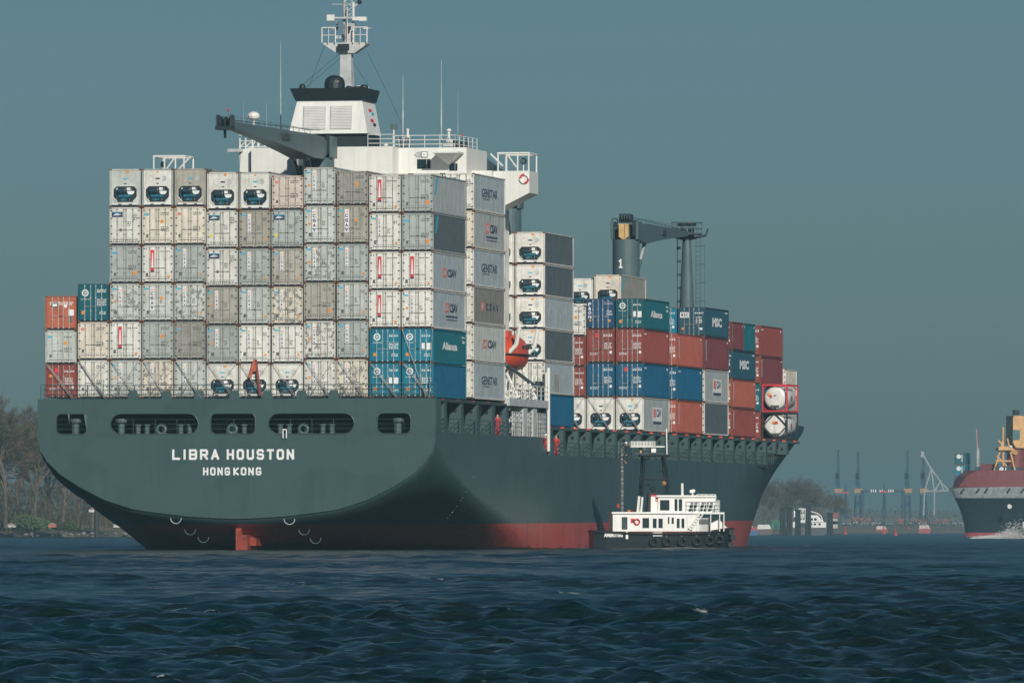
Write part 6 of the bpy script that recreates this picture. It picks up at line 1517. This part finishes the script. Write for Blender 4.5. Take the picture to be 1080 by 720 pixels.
# ---- the ship coming in from the right
def far_ship():
    Y = 1900; s_ = F/Y; cx = 1001; X = lambda px: (px-cx)/s_; Z = lambda py: CH+(HZ-py)/s_
    e = empty('freighter', ((cx-540)/F*Y, Y, 0), R(14), 'black and red freighter cut by the right edge of the picture', 'freighter')
    HM = M('freighter_black', (.012, .024, .030), .4, var=.3); RB = M('freighter_red', (.20, .045, .045), .6, var=.15, streak=.2); WBM = M('freighter_white', (.36, .39, .39), .5, var=.25, streak=.4); BT = M('freighter_boot', (.30, .05, .05), .6)
    L = 92; zt = Z(515)
    def grid(levels, mat, nm, par):
        q = MB(); n = 30
        for sg in (-1, 1):
            vs = []
            for z in levels:
                stem = X(1019)-(X(1019)-X(1001))*max(0, min(1, z/zt))**1.9
                for i in range(n):
                    t = (i/(n-1))**1.6; x = stem+(L-stem)*t; hw = 10.5*min(1, ((x-stem)/(22+8*(1-z/zt)))**.6)*(.8+.2*min(1, z/zt)); vs.append((x, sg*hw, z))
            fs = [(a*n+i, a*n+i+1, (a+1)*n+i+1, (a+1)*n+i) for a in range(len(levels)-1) for i in range(n-1)]; q.add(vs, fs if sg < 0 else [f[::-1] for f in fs], mat)
        q.v = [(x, y, z) for x, y, z in q.v]; return q.obj(nm, par, True)
    hl = grid([-1, 0, .9], BT, 'boot_top', e); grid([.9, 2.5, 4.5, 6.5, 8.35], HM, 'hull', e); grid([8.35, zt-.5, zt+.35], WBM, 'white_band', e)
    q = MB(); n = 24; vs = []
    for i in range(n):
        x = X(1004)+(L-X(1004))*(i/(n-1))**1.5; hw = 10.3*min(1, ((x+.4)/22)**.6); top_ = zt+.35+3.6*min(1, max(0, (x-1.5)/2.2)); vs += [(x, -hw, zt+.3), (x, -hw, top_), (x, hw, top_), (x, hw, zt+.3)]
    fs = [(4*i+k, 4*i+4+k, 4*i+5+k, 4*i+1+k) for i in range(n-1) for k in range(3)]+[(0, 1, 2, 3)]; q.add(vs, fs, RB); q.obj('forecastle', e)
    q = MB(); q.tube((X(1052), -10.4, Z(534)), (X(1052), -9.5, Z(534)), .5, M('hawse_white', (.6, .6, .58), .5), n=10); q.obj('hawse_pipe', e)
    for px in (1012, 1026, 1034, 1056, 1070): q = MB(); x = X(px); hw = 10.5*min(1, (max(x, .5)/22)**.6)*.995; q.prism([(x-.3, zt-.7), (x+.05, zt-.7), (x+.5, zt+.1), (x+.15, zt+.1)], 'y', -hw-.25, -hw+.5, BLACK); q.obj('mooring_port', e)
    q = MB(); OC = M('freighter_crane', (.62, .36, .15), .6); YM = -2
    A, Bq, Cc = (1058, 462), (1046, 502), (1072, 502)
    for a, b, r in ((A, Bq, .2), ((1062, 462), Cc, .2), ((1057.5, 450), (1057.5, 502), .24), ((1049, 486), (1066, 486), .2), ((1050, 480), (1070, 500), .18), ((1046, 500.5), (1070, 501), .15), ((1052, 473), (1064, 473), .5), ((1057.5, 470), (1052, 464), .25)): q.tube((X(a[0]), YM, Z(a[1])), (X(b[0]), YM, Z(b[1])), r, OC, n=6)
    q.box(X(1051), X(1067), YM-1, YM+1, Z(474.5), Z(472), OC); q.ball((X(1064.5), YM-1, Z(471)), .35, WHITE, 8, 5); q.obj('foremast', e)
    q = MB(); q.box(X(1071.5), X(1084), 0, 5, Z(466), Z(438), OC); q.prism([(X(1071), Z(466)), (X(1084), Z(466)), (X(1084), Z(472)), (X(1075), Z(472))], 'y', 0, 5, OC); q.tube((X(1078), 2.5, Z(502)), (X(1078), 2.5, Z(470)), 1.9, RB, n=14); q.box(X(1072.5), X(1078), -.5, 1, Z(437), Z(432), BLACK)
    q.box(X(1071), X(1079), -.1, 0, Z(463.5), Z(453), M('louvre_dark', (.06, .14, .15), .6)); q.tube((X(1064), 0, Z(473)), (X(1084), 2, Z(480)), .7, OC, n=6); q.obj('deck_crane', e)
    q = MB(); q.path([(X(1060), YM, Z(468)), (X(1072), 0, Z(438))], .07, BLACK, 4); q.path([(X(1058), YM, Z(468)), (X(1070.5), 0, Z(440))], .07, BLACK, 4); q.obj('crane_wire', e)
    q = MB(); q.tube((X(1035.5), 2, Z(502)), (X(1035.5), 2, Z(472)), .42, WBM, n=8); q.tube((X(1035), 2, Z(472)), (X(1034), 2, Z(452)), .14, M('mast_pink', (.45, .25, .25), .6), n=5); q.obj('vent_post', e)
    def box(px0, px1, y1, y0, c, lab, disc_=False, Lc=6.06, yb=3.0):
        Yc = Y+yb; k = empty('shipping_container', ((px0-540)/F*Yc, Yc, Z(y0)), R(-13), lab, 'container', 'containers on the freighter')
        w_ = X(px1)-X(px0); h = Z(y1)-Z(y0)-.05; mm = M('fc_'+c, C[c], .6, var=.1, streak=.2); q = MB(); q.box(0, w_, 0, Lc, 0, h, mm)
        q.obj('shell', k); q = MB()
        for x in (0, w_-.12): q.box(x, x+.12, -.03, .1, 0, h, CAST)
        q.box(.12, w_-.12, -.02, .1, 0, .12, CAST); q.box(.12, w_-.12, -.02, .1, h-.12, h, CAST); q.obj('corner_frame', k)
        if disc_: q = MB(); disc(q, w_*.4, h*.68, .5, WHITE, -.04, 14, .0); q.box(w_*.65, w_*.72, -.04, -.02, h*.2, h*.85, WHITE); q.obj('marking', k)
    for i, (c, l) in enumerate((('teal', 'lowest teal container in the stack on the freighter bow'), ('brightteal', 'bright teal container in the middle of the freighter bow stack'), ('teal', 'top teal container of the freighter bow stack'))): box(1006.5, 1018.5, 502-12.7*i+.3, 514.5-12.7*i, c, l, True, 6.06, 6)
    box(1028, 1033, 491.5, 502, 'blue', 'dark blue container left of the brown one on the freighter'); box(1034, 1048, 488.5, 502, 'maroon', 'brown container behind the pale post on the freighter'); box(1050, 1066, 491, 502, 'msc', 'dark blue container behind the orange foremast', True, 6, 0)
    box(1067, 1076, 492, 502, 'teal', 'teal container right of the orange foremast')
far_ship()
# harbour tug cut by the right edge, with its spray
def tug():
    Y = 1500; s_ = F/Y; cx = 1090; X = lambda px: (px-cx)/s_; Z = lambda py: CH+(HZ-py)/s_; e = empty('harbour_tug', ((cx-540)/F*Y, Y, 0), 0, 'dark tug just entering at the right edge in a burst of spray', 'tug')
    q = MB(); q.prism([(X(1074.5), Z(556)), (X(1110), Z(560)), (X(1110), -.6), (X(1078), -.6)], 'y', -3, 3, M('tug_black', (.015, .02, .025), .5)); q.obj('hull', e)
    q = MB(); q.box(X(1078), X(1100), -2, 2, Z(558), Z(550), M('tug_white', (.5, .5, .48), .5)); q.obj('deckhouse', e); q = MB(); q.tube((X(1078.5), 0, Z(550)), (X(1078.5), 0, Z(544)), .1, BLACK); q.obj('mast', e)
    q = MB(); r4 = random.Random(5); FO = M('spray_white', (.62, .64, .62), .9, var=.1)
    for _ in range(3500):
        t = r4.random(); x = X(1078-48*t)+r4.gauss(0, .8); z = abs(r4.gauss(0, 1))*(1.0*math.exp(-((t-.12)/.3)**2)+.18)+.03; s = r4.uniform(.02, .085); q.ball((x, -3+r4.gauss(0, 1.6), z), s, FO, 5, 3)
    tag(q.obj('bow_spray', None, loc=e.location), 'white spray thrown up in front of the tug at the right edge', 'spray', kind='stuff')
tug()

# ================================================================= HAZE
hz = MB(); hm = bpy.data.materials.new('haze_air'); hm.use_nodes = True; t = hm.node_tree
for n in list(t.nodes):
    if n.type == 'BSDF_PRINCIPLED': t.nodes.remove(n)
pv = t.nodes.new('ShaderNodeVolumePrincipled'); pv.inputs['Color'].default_value = (.30, .52, .60, 1); pv.inputs['Density'].default_value = .00016; pv.inputs['Anisotropy'].default_value = 0.0
t.links.new(pv.outputs[0], t.nodes['Material Output'].inputs['Volume'])
hz.box(-4200, 4200, -400, 9600, -12, 56, hm)
tag(hz.obj('haze'), 'thin blue grey river haze', 'haze', kind='stuff')
print('containers', n_cont, 'objects', len(bpy.data.objects))
